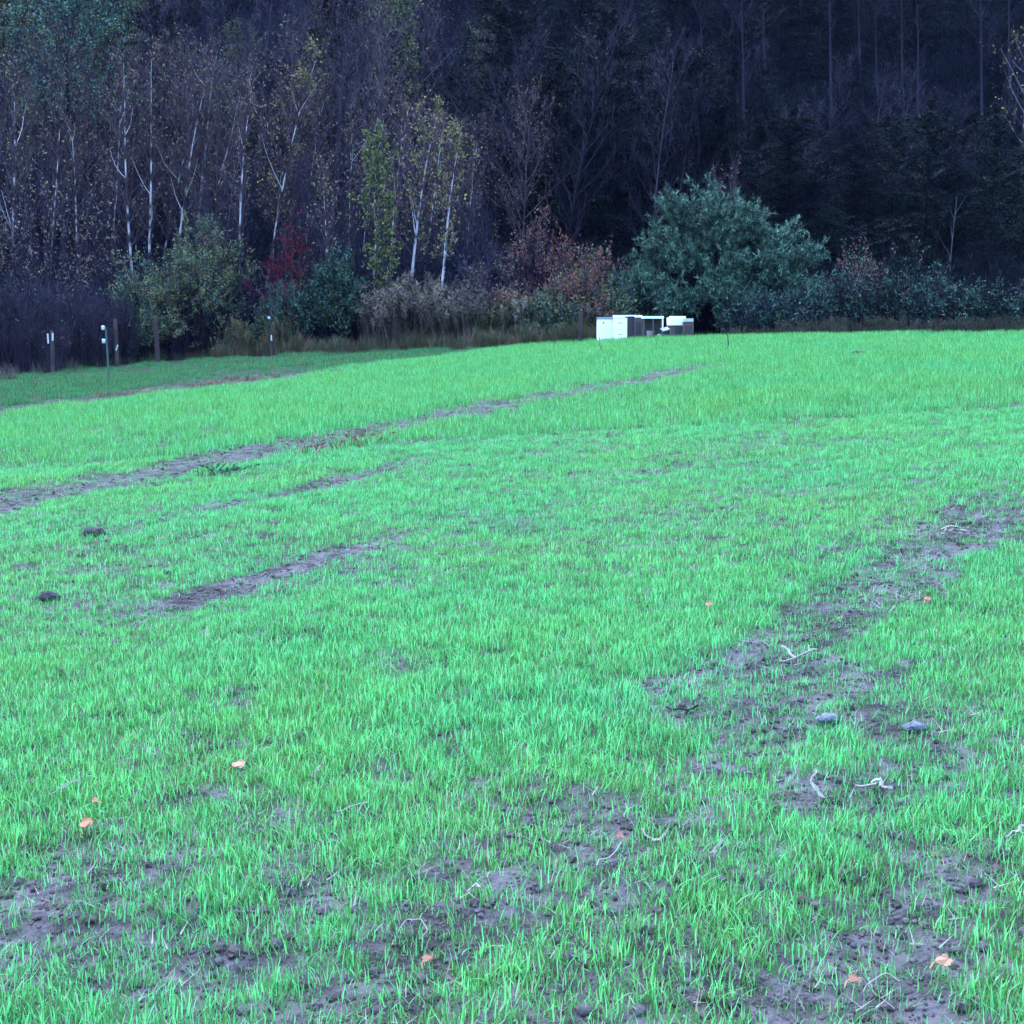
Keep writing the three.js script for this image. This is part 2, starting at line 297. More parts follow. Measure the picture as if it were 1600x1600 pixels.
// a many-stemmed shrub: stems to an uneven dome, twigs, leaves on the twigs
function growShrub(o) {
  const r = rand(o.seed), stems = new Geo(), leaves = new Geo();
  const twigK = () => vary(o.twig, r, 0.35), hubs = Array.from({ length: o.clusters ?? 0 }, () => [r() * 6.283, Math.sqrt(r()), lerp(o.lowest ?? 0.34, 1, Math.pow(r(), o.lowest ? 0.8 : 0.5)), 0.75 + 0.5 * r()]);
  for (let b = 0; b < o.stems; b++) {
    const hub = hubs.length ? hubs[b % hubs.length] : null, az = hub ? hub[0] : r() * 6.283, q = hub ? hub[1] : Math.sqrt(r()), ex = Math.cos(az) * q, ez = Math.sin(az) * q;
    const n = fbm(ex * 2.2 + o.seed, ez * 2.2 + o.seed * 1.7, 3);
    const top = (o.peak ? Math.max(0.25, 1 - Math.hypot((ex - o.peak) * 0.85, ez * 0.6)) : Math.sqrt(Math.max(0.02, 1 - q * q * 0.92))) * (0.62 + 0.75 * n);
    const e = V(ex * o.rx, top * o.h * (hub ? hub[2] : 0.45 + 0.55 * Math.pow(r(), 0.45)), ez * o.rz), s0 = V(ex * o.rx * (o.foot ?? 0.3) + (r() - 0.5) * 0.2, -0.15, ez * o.rz * (o.foot ?? 0.3) + (r() - 0.5) * 0.2);
    if (hub) { const J = o.jitter * hub[3]; e.add(V((r() + r() - 1) * J, (r() + r() - 1) * J * 0.8, (r() + r() - 1) * J)); e.y = Math.max(0.15, e.y); }
    const m = s0.clone().lerp(e, 0.5).add(V((r() - 0.5) * 0.3 - ex * o.rx * (o.arch ?? 0.1), o.h * 0.08, (r() - 0.5) * 0.3 - ez * o.rz * (o.arch ?? 0.1)));
    const pts = new THREE.QuadraticBezierCurve3(s0, m, e).getPoints(5), k = twigK();
    stems.tube(pts, [1, 0.85, 0.7, 0.55, 0.4, 0.25].map((f) => o.stemR * f * (0.6 + 0.8 * r())), 3, () => k);
    for (let t = 0; t < o.twigs; t++) {
      const u = lerp(o.from ?? 0.35, 1, Math.pow(r(), 0.7)), fi = Math.min(4, Math.floor(u * 5)), a = pts[fi].clone().lerp(pts[fi + 1], u * 5 - fi);
      const base = pts[fi + 1].clone().sub(pts[fi]).normalize(), dir = bend(base, r, o.splay ?? 1.5).add(V(0, o.rise ?? 0.2, 0)).normalize(), L = o.twigL * (0.5 + r()), z = a.clone().addScaledVector(dir, L);
      stems.sliver(a, z, o.twigW ?? 0.012, twigK(), r);
      for (let w = 0; w < (o.fine ?? 0); w++) { const a2 = a.clone().lerp(z, r()); stems.sliver(a2, a2.clone().addScaledVector(bend(dir, r, 1.4), L * (0.3 + 0.4 * r())), 0.008, twigK(), r); }
      if (r() < o.leafy) {
        const tone = mixc(o.colours, r);
        for (let l = 0; l < o.leafN; l++) {
          const lp = a.clone().lerp(z, 0.15 + 0.9 * r());
          if (o.needle) leaves.sliver(lp, lp.clone().addScaledVector(bend(dir, r, o.needleSplay ?? 1.5), o.leafSize * (0.7 + 0.6 * r())), o.needle, vary(tone, r, 0.3), r);
          else { lp.add(V((r() - 0.5) * 0.1, (r() - 0.5) * 0.1, (r() - 0.5) * 0.1)); leaves.leaf(lp, bend(dir, r, 2), bend(V(0, 1, 0), r, 2), o.leafSize * (0.6 + 0.8 * r()), o.leafSize * (0.4 + 0.4 * r()), vary(tone, r, 0.3)); }
        }
      }
    }
  }
  return { stems, leaves };
}
function onePiece(g) { for (const k of ['p', 'n', 'c']) for (const v of g.branches[k]) g.trunk[k].push(v); g.branches = null; return g; }
function putTree(name, label, group, p, g, turn = 0, category = 'tree') {
  const t = thing(name, label, category, group, p, turn);
  part('trunk', g.trunk.build(), MAT.bark, t);
  if (g.branches && !g.branches.empty) part('branches', g.branches.build(), MAT.twig, t);
  if (!g.leaves.empty) part('crown', g.leaves.build(), MAT.leaf, t);
  return t;
}
function putShrub(name, label, group, p, g, turn = 0) {
  const t = thing(name, label, 'shrub', group, p, turn);
  part('stems', g.stems.build(), MAT.twig, t);
  if (!g.leaves.empty) part('foliage', g.leaves.build(), MAT.leaf, t);
  return t;
}
function copyOf(o, p, turn, scale, label, group) {
  const c = o.clone(); c.name = numbered(o.name.replace(/_\d{3}$/, '')); c.position.set(p.x, p.y, -p.d); c.rotation.y = turn; c.scale.set(scale[0], scale[1], scale[0]);
  c.userData = { ...o.userData }; if (label) c.userData.label = label; if (group) c.userData.group = group; scene.add(c); return c;
}

// ---------------------------------------------------------------- colours of matter (linear)
const K = {
  birch: [0.33, 0.31, 0.35], birchDark: [0.03, 0.026, 0.033], greyBark: [0.036, 0.03, 0.042], darkBark: [0.007, 0.0062, 0.0105], twig: [0.024, 0.0205, 0.036], twigDark: [0.0085, 0.0076, 0.0165], twigPink: [0.055, 0.037, 0.05],
  tan: [0.15, 0.095, 0.07], yellow: [0.16, 0.14, 0.04], rust: [0.16, 0.062, 0.04], red: [0.08, 0.009, 0.018], olive: [0.115, 0.125, 0.06], green: [0.024, 0.04, 0.017], teal: [0.046, 0.09, 0.07], tealPale: [0.092, 0.158, 0.118], hemlock: [0.0055, 0.008, 0.0115], hemlockBlue: [0.008, 0.0125, 0.016], pine: [0.014, 0.036, 0.025], lime: [0.07, 0.095, 0.028],
};

// ---------------------------------------------------------------- birches and pale-barked trees along the wood's edge
const BIRCH = [ // base column, distance, top row, lean, trunk radius, dark share, label
  [632, 46, 165, 0.16, 0.062, 0.22, 'white birch leaning right behind the grey dry weeds, left of the two whitest trunks'],
  [682, 45, 205, 0.13, 0.060, 0.2, 'white birch with pale lower trunk, right of the two whitest trunks'],
  [582, 47, 215, 0.05, 0.045, 0.4, 'thin pale birch just left of the light green pointed tree'],
  [604, 48, 170, 0.10, 0.04, 0.45, 'thin pale birch rising behind the light green pointed tree'],
  [512, 46, 260, 0.0, 0.05, 0.5, 'short spotted birch trunk beside the red sumac'],
  [404, 50, 85, 0.24, 0.05, 0.5, 'slender birch leaning far right with pale yellow leaves at its tip'],
  [368, 49, 150, 0.09, 0.06, 0.35, 'single pale birch above the right shoulder of the olive bush'],
  [418, 53, 160, 0.15, 0.045, 0.6, 'thin grey birch leaning right behind the red sumac'],
  [214, 50, 95, -0.03, 0.06, 0.4, 'pale upright birch, left stem of the close pair behind the olive bush'],
  [232, 50.5, 90, 0.05, 0.06, 0.4, 'pale birch, right stem of the close pair behind the olive bush'],
  [262, 51, 95, 0.2, 0.06, 0.5, 'blotchy birch leaning right above the peak of the olive bush'],
  [298, 52, 60, 0.13, 0.07, 0.4, 'white blotched birch leaning right beside the forked one above the olive bush'],
  [128, 50, 190, -0.02, 0.05, 0.6, 'grey-barked birch over the purple brambles at the left'],
  [20, 48, 110, 0.05, 0.06, 0.6, 'grey birch at the left edge of the wood'],
  [310, 51.5, 110, 0.22, 0.045, 0.5, 'thinner birch crossing right beside the white blotched one above the olive bush'],
  [344, 53, 120, 0.17, 0.04, 0.6, 'thin grey birch between the blotched birch and the single pale one'],
  [240, 52, 130, 0.24, 0.04, 0.55, 'thin forked stem leaning out right from the close pair of birches'],
  [470, 51, 150, 0.12, 0.038, 0.6, 'thin grey stem directly behind the red sumac'],
  [540, 50, 190, 0.06, 0.035, 0.6, 'thin upright grey stem above the dark rounded shrub'],
  [560, 52, 140, 0.12, 0.035, 0.6, 'thin grey stem leaning right, left of the light green pointed tree'],
  [655, 50, 190, 0.14, 0.04, 0.5, 'thin grey stem between the two whitest birches'],
  [720, 49, 230, 0.1, 0.04, 0.55, 'thin grey stem just right of the two whitest birches'],
  [172, 51, 140, 0.08, 0.045, 0.6, 'thin grey stem between the tan-speckled shrubs and the close pair of birches'],
  [75, 50, 130, 0.1, 0.045, 0.6, 'thin grey stem above the tan-speckled shrub at left'],
];
BIRCH.forEach(([px, d, top, lean, r, patchy, label], i) => {
  const p = spot(px, d), h = heightAt(top, d) - p.y;
  const leafC = i < 2 ? [[K.yellow, 3], [K.tan, 3], [K.olive, 2]] : i === 5 ? [[K.yellow, 4], [K.tan, 2]] : [[K.tan, 3], [K.twigPink, 2], [K.olive, 2]];
  putTree('birch_tree', label, 'birches along the edge of the wood', p, growTree({ seed: 100 + i, h, r: r * 0.98, lean, patchy: Math.min(0.65, patchy + 0.06), bark: K.birch, dark: K.birchDark, twig: K.twigPink, paleBranch: 0.07, branches: 26, start: 0.36, second: 7, third: 5, spread: 0.15, up: 1.0, curl: 0.2, leafy: i < 2 || i === 5 ? 0.6 : 0.22, leafN: 1, leafSize: 0.085, leafColours: leafC }));
});

// ---------------------------------------------------------------- named trees that stand out
{
  let p = spot(600, 45.5); // light green pointed tree
  putTree('pointed_tree', 'narrow light green pointed young tree between the white birches', null, p, growTree({ seed: 7, h: heightAt(208, 45.5) - p.y, r: 0.05, lean: -0.02, bark: K.greyBark, dark: K.darkBark, twig: K.twig, branches: 46, start: 0.2, second: 7, third: 4, spread: 0.12, up: 0.75, curl: 0.2, leafy: 0.75, leafN: 2, leafSize: 0.085, leafColours: [[K.lime, 4], [K.olive, 4], [K.yellow, 2], [K.green, 2]] }));
  p = spot(118, 52.5);
  putTree('leafy_tree', 'teal-green broad tree crown at the upper left corner', null, p, growTree({ seed: 8, h: heightAt(8, 52.5) - p.y, r: 0.13, lean: 0.02, bark: K.darkBark, dark: K.darkBark, twig: K.twig, branches: 40, start: 0.6, second: 8, third: 5, spread: 0.2, up: 0.5, curl: 0.12, leafy: 0.8, leafN: 2, leafSize: 0.1, leafColours: [[K.teal, 4], [K.pine, 3], [K.tealPale, 1]] }));
  p = spot(1597, 60);
  putTree('pale_tree', 'pale forked tree cut by the right edge of the picture', null, p, growTree({ seed: 31, h: heightAt(60, 60) - p.y, r: 0.11, lean: -0.04, patchy: 0.4, bark: [0.14, 0.13, 0.16], dark: K.birchDark, twig: K.twig, paleBranch: 0.8, branches: 18, start: 0.45, second: 6, third: 4, spread: 0.2, up: 0.8, curl: 0.15, leafy: 0.3, leafN: 1, leafSize: 0.11, leafColours: [[K.yellow, 4], [K.tan, 2]] }));
  p = spot(1478, 50);
  putTree('dead_sapling', 'thin pale dead sapling standing in the dark brush at right', null, p, onePiece(growTree({ seed: 32, h: heightAt(305, 50) - p.y, r: 0.026, lean: 0.03, bark: [0.1, 0.095, 0.12], dark: K.birchDark, twig: K.greyBark, paleBranch: 1, branches: 7, start: 0.5, second: 3, third: 1, spread: 0.15, up: 0.9, curl: 0.1, leafy: 0, leafSize: 0.1, leafColours: [[K.tan, 1]] })));
}

// ---------------------------------------------------------------- the wood: individual trees, cloned from a few kinds
const bareKind = (seed, twig, bark, extra = {}) => growTree({ seed, h: 10, r: 0.055, lean: 0.07, bark, dark: K.darkBark, twig, branches: 38, start: 0.25, second: 9, third: 6, spread: 0.18, up: 0.85, curl: 0.16, leafy: 0.025, leafN: 1, leafSize: 0.085, leafColours: [[[0.07, 0.047, 0.04], 3], [[0.05, 0.05, 0.03], 1]], ...extra });
const hemlockKind = (seed, colours, extra = {}) => growConifer({ seed, h: 10, r: 0.13, bark: K.darkBark, start: 0.04, boughs: 150, wide: 2.5, up: 0.3, droop: 0.06, lift: 0.12, sprays: 28, spray: 0.2, sprayW: 0.045, ragged: 1, colours, ...extra });
const kinds = {
  bareA: bareKind(201, K.twig, K.greyBark), bareB: bareKind(202, K.twigPink, K.greyBark, { leafy: 0.26, leafColours: [[[0.105, 0.07, 0.058], 3], [K.twigPink, 3], [[0.07, 0.075, 0.04], 3]] }), bareC: bareKind(203, K.twig, K.darkBark, { lean: 0.16, spread: 0.2 }),
  leafy: bareKind(204, K.twig, K.darkBark, { leafy: 0.8, leafN: 2, leafSize: 0.12, leafColours: [[K.olive, 4], [K.green, 4], [K.tan, 1]] }),
  hemA: hemlockKind(211, [[K.hemlock, 4], [K.hemlockBlue, 2]]), hemB: hemlockKind(212, [[K.hemlockBlue, 4], [K.hemlock, 2], [K.pine, 1]], { wide: 2.8, boughs: 90 }),
  tall: growTree({ seed: 221, h: 10, r: 0.075, lean: -0.07, bark: [0.016, 0.014, 0.026], dark: K.darkBark, twig: K.twigDark, branches: 22, start: 0.55, second: 7, third: 5, spread: 0.15, up: 0.8, curl: 0.12, leafy: 0, leafSize: 0.1, leafColours: [[K.tan, 1]] }),
};
const WOODS = { // kind -> name, and the label and group of each stretch of the wood
  bareA: 'bare_tree', bareB: 'bare_tree', bareC: 'bare_tree', leafy: 'leafy_tree', hemA: 'hemlock_tree', hemB: 'hemlock_tree', tall: 'tall_trunk_tree',
};
const protos = {};
function woodTree(kind, px, d, topPy, label, group, r) {
  const p = spot(px, d), h = Math.max(3.5, heightAt(topPy, d) - p.y);
  const s = [Math.pow(h / 10, 0.6) * (0.85 + 0.3 * r()), h / 10], turn = kind === 'tall' ? (r() - 0.5) * 2.2 : kind[0] === 'b' ? (r() - 0.5) * 2 : r() * 6.283;
  if (!protos[kind]) { protos[kind] = putTree(WOODS[kind], label, group, p, kinds[kind], turn); protos[kind].scale.set(s[0], s[1], s[0]); return; }
  copyOf(protos[kind], p, turn, s, label, group);
}
{
  const r = rand(77);
  const fill = (kindList, n, x0, x1, d0, d1, t0, t1, label, group) => {
    for (let i = 0; i < n; i++) {
      const px = lerp(x0, x1, (i + 0.15 + 0.7 * r()) / n), d = lerp(d0, d1, r()), top = lerp(t0, t1, r());
      const kind = kindList[Math.floor(r() * kindList.length)];
      woodTree(kind, px, d, top, label[kind] ?? label.any, group, r);
    }
  };
  fill(['bareA', 'bareB', 'bareC', 'bareB'], 30, -140, 830, 50, 58, 20, 200, { any: 'leafless grey-violet tree in the front rows behind the birches' }, 'bare trees behind the birches');
  fill(['bareA', 'bareB', 'bareC', 'leafy'], 28, -180, 820, 58, 72, -70, 60, { leafy: 'dull green leafy tree among the bare trees at left', any: 'leafless grey-violet tree high in the left half of the wood' }, 'trees in the left half of the wood');
  fill(['hemA', 'hemA', 'hemB'], 20, -180, 760, 64, 80, -10, 130, { any: 'dark hemlock filling in behind the bare trees at left' }, 'hemlocks behind the left trees');
  fill(['bareC', 'tall', 'bareA'], 9, 800, 1160, 51, 66, -40, 160, { tall: 'thin dark trunk among the hemlocks left of the round teal shrub', any: 'leafless dark tree among the hemlocks left of the round teal shrub' }, 'bare trees in the dark middle of the wood');
  fill(['hemA', 'hemB', 'hemA'], 30, 780, 1170, 52, 74, 10, 240, { any: 'dark hemlock in the shadowed mass left of the round teal shrub' }, 'hemlocks in the dark middle of the wood');
  fill(['hemA', 'hemA', 'hemB'], 30, 1090, 1760, 50, 66, 170, 330, { any: 'low dark hemlock above the brush in the right half' }, 'low hemlocks in the right half');
  fill(['tall'], 28, 1090, 1760, 64, 88, -140, -30, { any: 'tall bare trunk standing on the dark slope at right' }, 'tall trunks on the right slope');
  fill(['bareA', 'bareC'], 22, 1040, 1760, 58, 78, 30, 230, { any: 'leafless violet understory tree between the tall trunks at right' }, 'bare understory at right');
  fill(['hemA', 'hemB', 'hemA'], 44, 740, 1840, 74, 92, -80, 90, { any: 'dark hemlock behind the tall trunks on the right slope' }, 'hemlocks behind the tall trunks');
  fill(['bareA', 'hemA', 'bareC', 'tall', 'hemB', 'hemA'], 60, -250, 1850, 92, 118, -160, -40, { hemA: 'far dark conifer high on the hillside behind all others', hemB: 'far dark conifer high on the hillside behind all others', tall: 'far thin trunk high on the hillside behind all others', any: 'far leafless tree high on the hillside behind all others' }, 'far trees up the hillside');
}

// ---------------------------------------------------------------- shrubs along the edge of the field
const shrubAt = (name, label, px, d, wpx, top, o, group, turn = 0) => {
  const p = spot(px, d), h = heightAt(top, d) - p.y, rx = wpx / 2 * d / F;
  return putShrub(name, label, group, p, growShrub({ h, rx, rz: rx * 0.8, ...o }), turn);
};
shrubAt('teal_shrub', 'large round blue-green shrub behind the white hives', 1128, 45, 345, 292, { seed: 301, clusters: 120, jitter: 0.58, stems: 1320, twigs: 9, twigL: 0.2, stemR: 0.016, twig: K.twigDark, leafy: 1, leafN: 16, leafSize: 0.13, needle: 0.024, needleSplay: 2.4, rise: 0.25, splay: 2.8, from: 0.86, foot: 0.12, arch: 0.05, colours: [[K.teal, 5], [K.tealPale, 4], [K.pine, 2]] });
shrubAt('purple_shrub', 'bare purplish twiggy shrub showing above the top of the round teal shrub', 1118, 49, 110, 225, { seed: 302, stems: 60, twigs: 26, twigL: 0.5, stemR: 0.025, twig: K.twigPink, fine: 4, leafy: 0.15, leafN: 3, leafSize: 0.08, colours: [[K.tan, 2], [K.tealPale, 1]] });
shrubAt('olive_shrub', 'big olive-green peaked bush behind the fence posts at left', 300, 47.5, 246, 290, { seed: 303, peak: 0.08, lowest: 0.08, clusters: 110, jitter: 0.55, stems: 660, twigs: 13, twigL: 0.3, stemR: 0.02, twig: K.twig, leafy: 0.95, leafN: 9, leafSize: 0.07, rise: 0.4, splay: 2.2, from: 0.6, foot: 0.5, colours: [[K.olive, 6], [K.green, 2], [K.teal, 2], [K.tan, 1], [K.twigPink, 2]] });
shrubAt('olive_shrub', 'low olive bush spreading left of the peaked olive bush', 232, 46.8, 130, 385, { seed: 304, lowest: 0.1, clusters: 36, jitter: 0.5, stems: 160, twigs: 16, twigL: 0.35, stemR: 0.018, twig: K.twig, leafy: 0.8, leafN: 8, leafSize: 0.08, rise: 0.3, foot: 0.6, colours: [[K.olive, 4], [K.teal, 3], [K.twig, 2]] });
shrubAt('dark_shrub', 'dark blue-green rounded shrub right of the olive bush', 525, 45.2, 140, 405, { seed: 305, clusters: 26, jitter: 0.5, stems: 180, twigs: 16, twigL: 0.32, stemR: 0.018, twig: K.twigDark, leafy: 0.95, leafN: 10, leafSize: 0.08, rise: 0.3, foot: 0.5, colours: [[K.teal, 4], [K.hemlockBlue, 3], [K.green, 2]] });
shrubAt('dark_shrub', 'dark green low shrub between the olive bush and the rounded one', 448, 46, 110, 445, { seed: 306, stems: 90, twigs: 15, twigL: 0.3, stemR: 0.016, twig: K.twig, leafy: 0.8, leafN: 8, leafSize: 0.07, rise: 0.3, foot: 0.6, colours: [[K.teal, 3], [K.green, 3], [K.twigPink, 2]] });
shrubAt('sumac', 'crimson-leaved sumac between the olive bush and the spotted birch', 457, 47.4, 130, 368, { seed: 307, stems: 34, twigs: 11, twigL: 0.4, stemR: 0.022, twig: K.twigPink, leafy: 0.75, leafN: 7, leafSize: 0.12, from: 0.6, foot: 0.5, colours: [[K.red, 5], [[0.08, 0.014, 0.024], 3], [K.twigPink, 1]] });
[[-60, 40.5, 180, 440], [40, 41, 150, 432], [115, 43.4, 130, 440], [172, 45.2, 90, 455]].forEach(([px, d, w, top], i) => shrubAt('bramble', ['dark purple bramble thicket beyond the left edge', 'dark purple bramble thicket at the left edge behind the white-tagged post', 'dark purple bramble thicket between the tagged post and the green steel post', 'small purple bramble behind the dark wooden post'][i], px, d, w, top, { seed: 310 + i, stems: 130, twigs: 22, twigL: 0.4, stemR: 0.014, twig: [0.025, 0.0205, 0.034], fine: 4, leafy: 0.05, leafN: 3, leafSize: 0.06, from: 0.15, foot: 0.9, rise: 0.5, colours: [[K.tan, 1], [K.teal, 1]] }, 'purple brambles at left'));
[[70, 47.5, 170, 225], [170, 48.5, 110, 300], [-40, 47, 160, 250]].forEach(([px, d, w, top], i) => shrubAt('tan_leaf_shrub', ['tall shrub speckled with dry tan leaves above the purple brambles', 'tan-speckled tall shrub just left of the close pair of birches', 'tan-speckled tall shrub beyond the left edge'][i], px, d, w, top, { seed: 320 + i, stems: 60, twigs: 18, twigL: 0.6, stemR: 0.022, twig: K.twig, fine: 3, leafy: 0.4, leafN: 4, leafSize: 0.09, foot: 0.5, rise: 0.5, colours: [[K.tan, 4], [[0.2, 0.14, 0.14], 2], [K.olive, 1]] }));
[[545, 47.5, 130, 290], [480, 49, 120, 250], [660, 48, 120, 300], [740, 48, 120, 290], [345, 49, 120, 230]].forEach(([px, d, w, top], i) => shrubAt('sapling_thicket', ['dense upright violet saplings behind the dark rounded shrub', 'violet saplings behind the crimson sumac', 'violet saplings around the two whitest birches', 'violet saplings at the right end of the birch stand', 'violet saplings behind the peak of the olive bush'][i], px, d, w, top, { seed: 330 + i, stems: 90, twigs: 22, twigL: 0.5, stemR: 0.018, twig: K.twig, fine: 3, leafy: 0.06, leafN: 2, leafSize: 0.08, from: 0.2, foot: 0.95, arch: 0, rise: 0.9, splay: 1, colours: [[K.tan, 1], [K.yellow, 1]] }));
[[770, 45, 120, 390, 0], [845, 46, 150, 345, 1], [925, 45.6, 140, 378, 2], [905, 43, 130, 415, 2], [800, 43, 110, 450, 2], [855, 42.5, 110, 462, 3], [950, 43, 80, 455, 3], [735, 44, 80, 430, 0]].forEach(([px, d, w, top, k], i) => shrubAt('autumn_shrub', ['purple-brown twiggy shrub at the foot of the right white birch', 'tall red-and-tan autumn shrub left of the dark hemlocks', 'russet autumn shrub touching the left side of the teal shrub', 'orange-brown low shrub behind the dark leaning post', 'mixed green and brown shrub right of the grey dry weeds', 'green shrub low at the field edge left of the hives', 'green shrub just left of the white hives', 'small dark green shrub beside the right white birch'][i], px, d, w, top,
  { seed: 340 + i, stems: 80, twigs: 18, twigL: 0.38, stemR: 0.015, twig: K.twig, fine: 3, leafy: [0.4, 0.75, 0.85, 0.8][k], leafN: 7, leafSize: 0.08, foot: 0.7, rise: 0.4, colours: [[[K.twigPink, 4], [K.tan, 1], [K.olive, 1]], [[K.rust, 3], [K.tan, 2], [K.red, 1], [K.twigPink, 3]], [[K.rust, 4], [K.tan, 2], [K.twigPink, 3], [K.olive, 1]], [[K.olive, 3], [K.teal, 3], [K.green, 3], [K.twigPink, 1]]][k] }));
[[1310, 40, 130, 440, 0], [1390, 39, 130, 425, 1], [1470, 38, 130, 432, 0], [1550, 37, 130, 440, 1], [1640, 36, 140, 430, 0], [1330, 44, 110, 385, 2], [1440, 42, 150, 400, 1], [1240, 41, 90, 465, 0], [1180, 42, 100, 470, 0], [1020, 44, 90, 455, 1]].forEach(([px, d, w, top, k], i) => shrubAt('green_brush', ['blue-green brush at the crest beside the round teal shrub', 'dark green brush at the crest below the dark hemlocks', 'blue-green brush at the crest right of the pale dead sapling', 'dark green brush near the right edge of the crest', 'blue-green brush beyond the right edge', 'rusty-leaved shrub just right of the round teal shrub', 'dark green brush standing behind the crest brush', 'low blue-green brush under the right side of the teal shrub', 'low blue-green brush under the middle of the teal shrub', 'dark brush right behind the white hives'][i], px, d, w, top,
  { seed: 360 + i, stems: 90, twigs: 15, twigL: 0.34, stemR: 0.014, twig: K.twigDark, fine: 2, leafy: 0.65, leafN: 7, leafSize: 0.075, foot: 0.8, rise: 0.25, colours: [[[K.teal, 4], [K.hemlockBlue, 4], [K.pine, 2], [K.twig, 2]], [[K.pine, 3], [K.hemlock, 4], [K.teal, 2], [K.tan, 0.4]], [[K.tan, 2], [K.rust, 2], [K.teal, 2], [K.twigPink, 2]]][k] }));

// ---------------------------------------------------------------- dry weeds and dead grass along the edge (nobody could count them)
function instanced(name, geos, mat, spots, label) {
  const g = new THREE.Group(); g.name = name; g.userData = { kind: 'stuff', label }; scene.add(g);
  const m4 = new THREE.Matrix4(), q = new THREE.Quaternion(), e = new THREE.Euler(), P = V(0, 0, 0), S = V(1, 1, 1), col = new THREE.Color();
  geos.forEach((geo, v) => {
    const list = spots.filter((s) => s.v === v), im = new THREE.InstancedMesh(geo, mat, list.length);
    list.forEach((s, i) => { e.set(s.tx ?? 0, s.turn, s.tz ?? 0); q.setFromEuler(e); P.set(s.x, s.y, -s.d); S.set(s.w ?? s.s, s.s, s.w ?? s.s); im.setMatrixAt(i, m4.compose(P, q, S)); im.setColorAt(i, col.setRGB(...s.k)); });
    im.name = name + '_copies'; im.userData.kind = 'stuff'; shadow(im); g.add(im);
  });
}
{
  const weed = (seed) => { const r = rand(seed), g = new Geo(); for (let i = 0; i < 5; i++) { const a = r() * 6.28, x = (r() - 0.5) * 0.25, z = (r() - 0.5) * 0.25, h = 0.7 + 0.4 * r(), e = V(x + Math.cos(a) * 0.15, h, z + Math.sin(a) * 0.15), k = [1, 1, 1]; g.sliver(V(x, 0, z), e, 0.014, k, r); g.sliver(V(x, 0, z), e, 0.014, k, r);
    for (let n = 0; n < 16; n++) { const t = 0.2 + 0.6 * r(), b = V(x, 0, z).lerp(e, t); g.sliver(b, b.clone().add(V((r() - 0.5) * 0.16, -0.05 + 0.1 * r(), (r() - 0.5) * 0.16)), 0.012, [0.7, 0.75, 0.65], r); }
    for (let n = 0; n < 34; n++) { const b = V(x, 0, z).lerp(e, 0.78 + 0.24 * r()); g.sliver(b, b.clone().add(V((r() - 0.5) * 0.17, 0.1 * r(), (r() - 0.5) * 0.17)), 0.02, [1.25, 1.2, 1.15], r); } } return g.build(); };
  const straw = (seed) => { const r = rand(seed), g = new Geo(); for (let i = 0; i < 16; i++) { const a = r() * 6.28, b = V((r() - 0.5) * 0.16, 0, (r() - 0.5) * 0.16), h = 0.25 + 0.35 * r(), m = b.clone().add(V(Math.cos(a) * 0.06, h * 0.6, Math.sin(a) * 0.06)), e = m.clone().add(V(Math.cos(a) * 0.16, h * 0.35, Math.sin(a) * 0.16)); g.sliver(b, m, 0.01, [1, 1, 1], r); g.sliver(m, e, 0.008, [1, 1, 1], r); g.sliver(b, e, 0.009, [1, 1, 1], r); } return g.build(); };
  const r = rand(501), spots = [];
  const add = (n, x0, x1, off0, off1, s0, s1, kinds, cols) => { for (let i = 0; i < n; i++) { const px = lerp(x0, x1, r()), s = (px - 800) / F, d = crest(s) + lerp(off0, off1, r()), p = spot(px, d); spots.push({ ...p, v: kinds[Math.floor(r() * kinds.length)], turn: r() * 6.28, s: lerp(s0, s1, r()) * (0.55 + 0.85 * fbm(px * 0.045, d * 0.8, 3)), k: vary(mixc(cols, r), r, 0.3), tx: (r() - 0.5) * 0.5, tz: (r() - 0.5) * 0.5 }); } };
  const dusk = [[[0.026, 0.026, 0.022], 3], [[0.045, 0.036, 0.034], 2], [[0.02, 0.03, 0.02], 2]], grey = [[[0.075, 0.062, 0.058], 3], [[0.105, 0.085, 0.07], 2], [[0.045, 0.04, 0.042], 2]], strawC = [[[0.13, 0.085, 0.06], 2], [[0.085, 0.07, 0.045], 3], [[0.045, 0.055, 0.03], 3]], green = [[[0.04, 0.055, 0.025], 3], [[0.055, 0.052, 0.03], 2]];
  add(420, 572, 745, 1.0, 3.8, 0.8, 1.7, [0, 1], grey);
  add(320, 720, 960, 1.2, 2.8, 0.6, 1.1, [0, 1], [...grey, ...green]);
  add(700, 400, 960, 0.3, 1.4, 0.6, 1.2, [2, 3], strawC);
  add(180, 330, 460, 0.2, 1.6, 0.5, 1.0, [2, 3, 0], strawC);
  add(160, 60, 340, 1.2, 2.6, 0.35, 0.6, [2, 3], green);
  add(620, 1210, 1640, 0.9, 3.5, 0.18, 0.4, [0, 1], dusk);
  add(300, 980, 1640, 0.6, 2.2, 0.3, 0.55, [2, 3], [...dusk, ...green]);
  add(120, -200, 120, 0.6, 2.4, 0.5, 1.0, [2, 3], grey);
  for (let i = 0; i < 420; i++) { const a = lerp(TRACKS[0].a0, TRACKS[0].a1, r()), c = TRACKS[0].c + (r() - 0.5) * 1.2, x = (c + 0.6 * a) / 1.166, d = (a - 0.6 * c) / 1.166; if (fbm(x * 0.7, d * 0.7, 2) < 0.45) continue; spots.push({ x, d, y: land(x, d) - 0.03, v: 2 + (i & 1), turn: r() * 6.28, s: 0.16 + 0.16 * r(), w: 0.7, k: vary([0.12, 0.075, 0.06], r, 0.3) }); }
  instanced('dry_weeds', [weed(1), weed(2), straw(3), straw(4)], MAT.twig, spots, 'dry grey weeds and straw along the edge of the field');
}

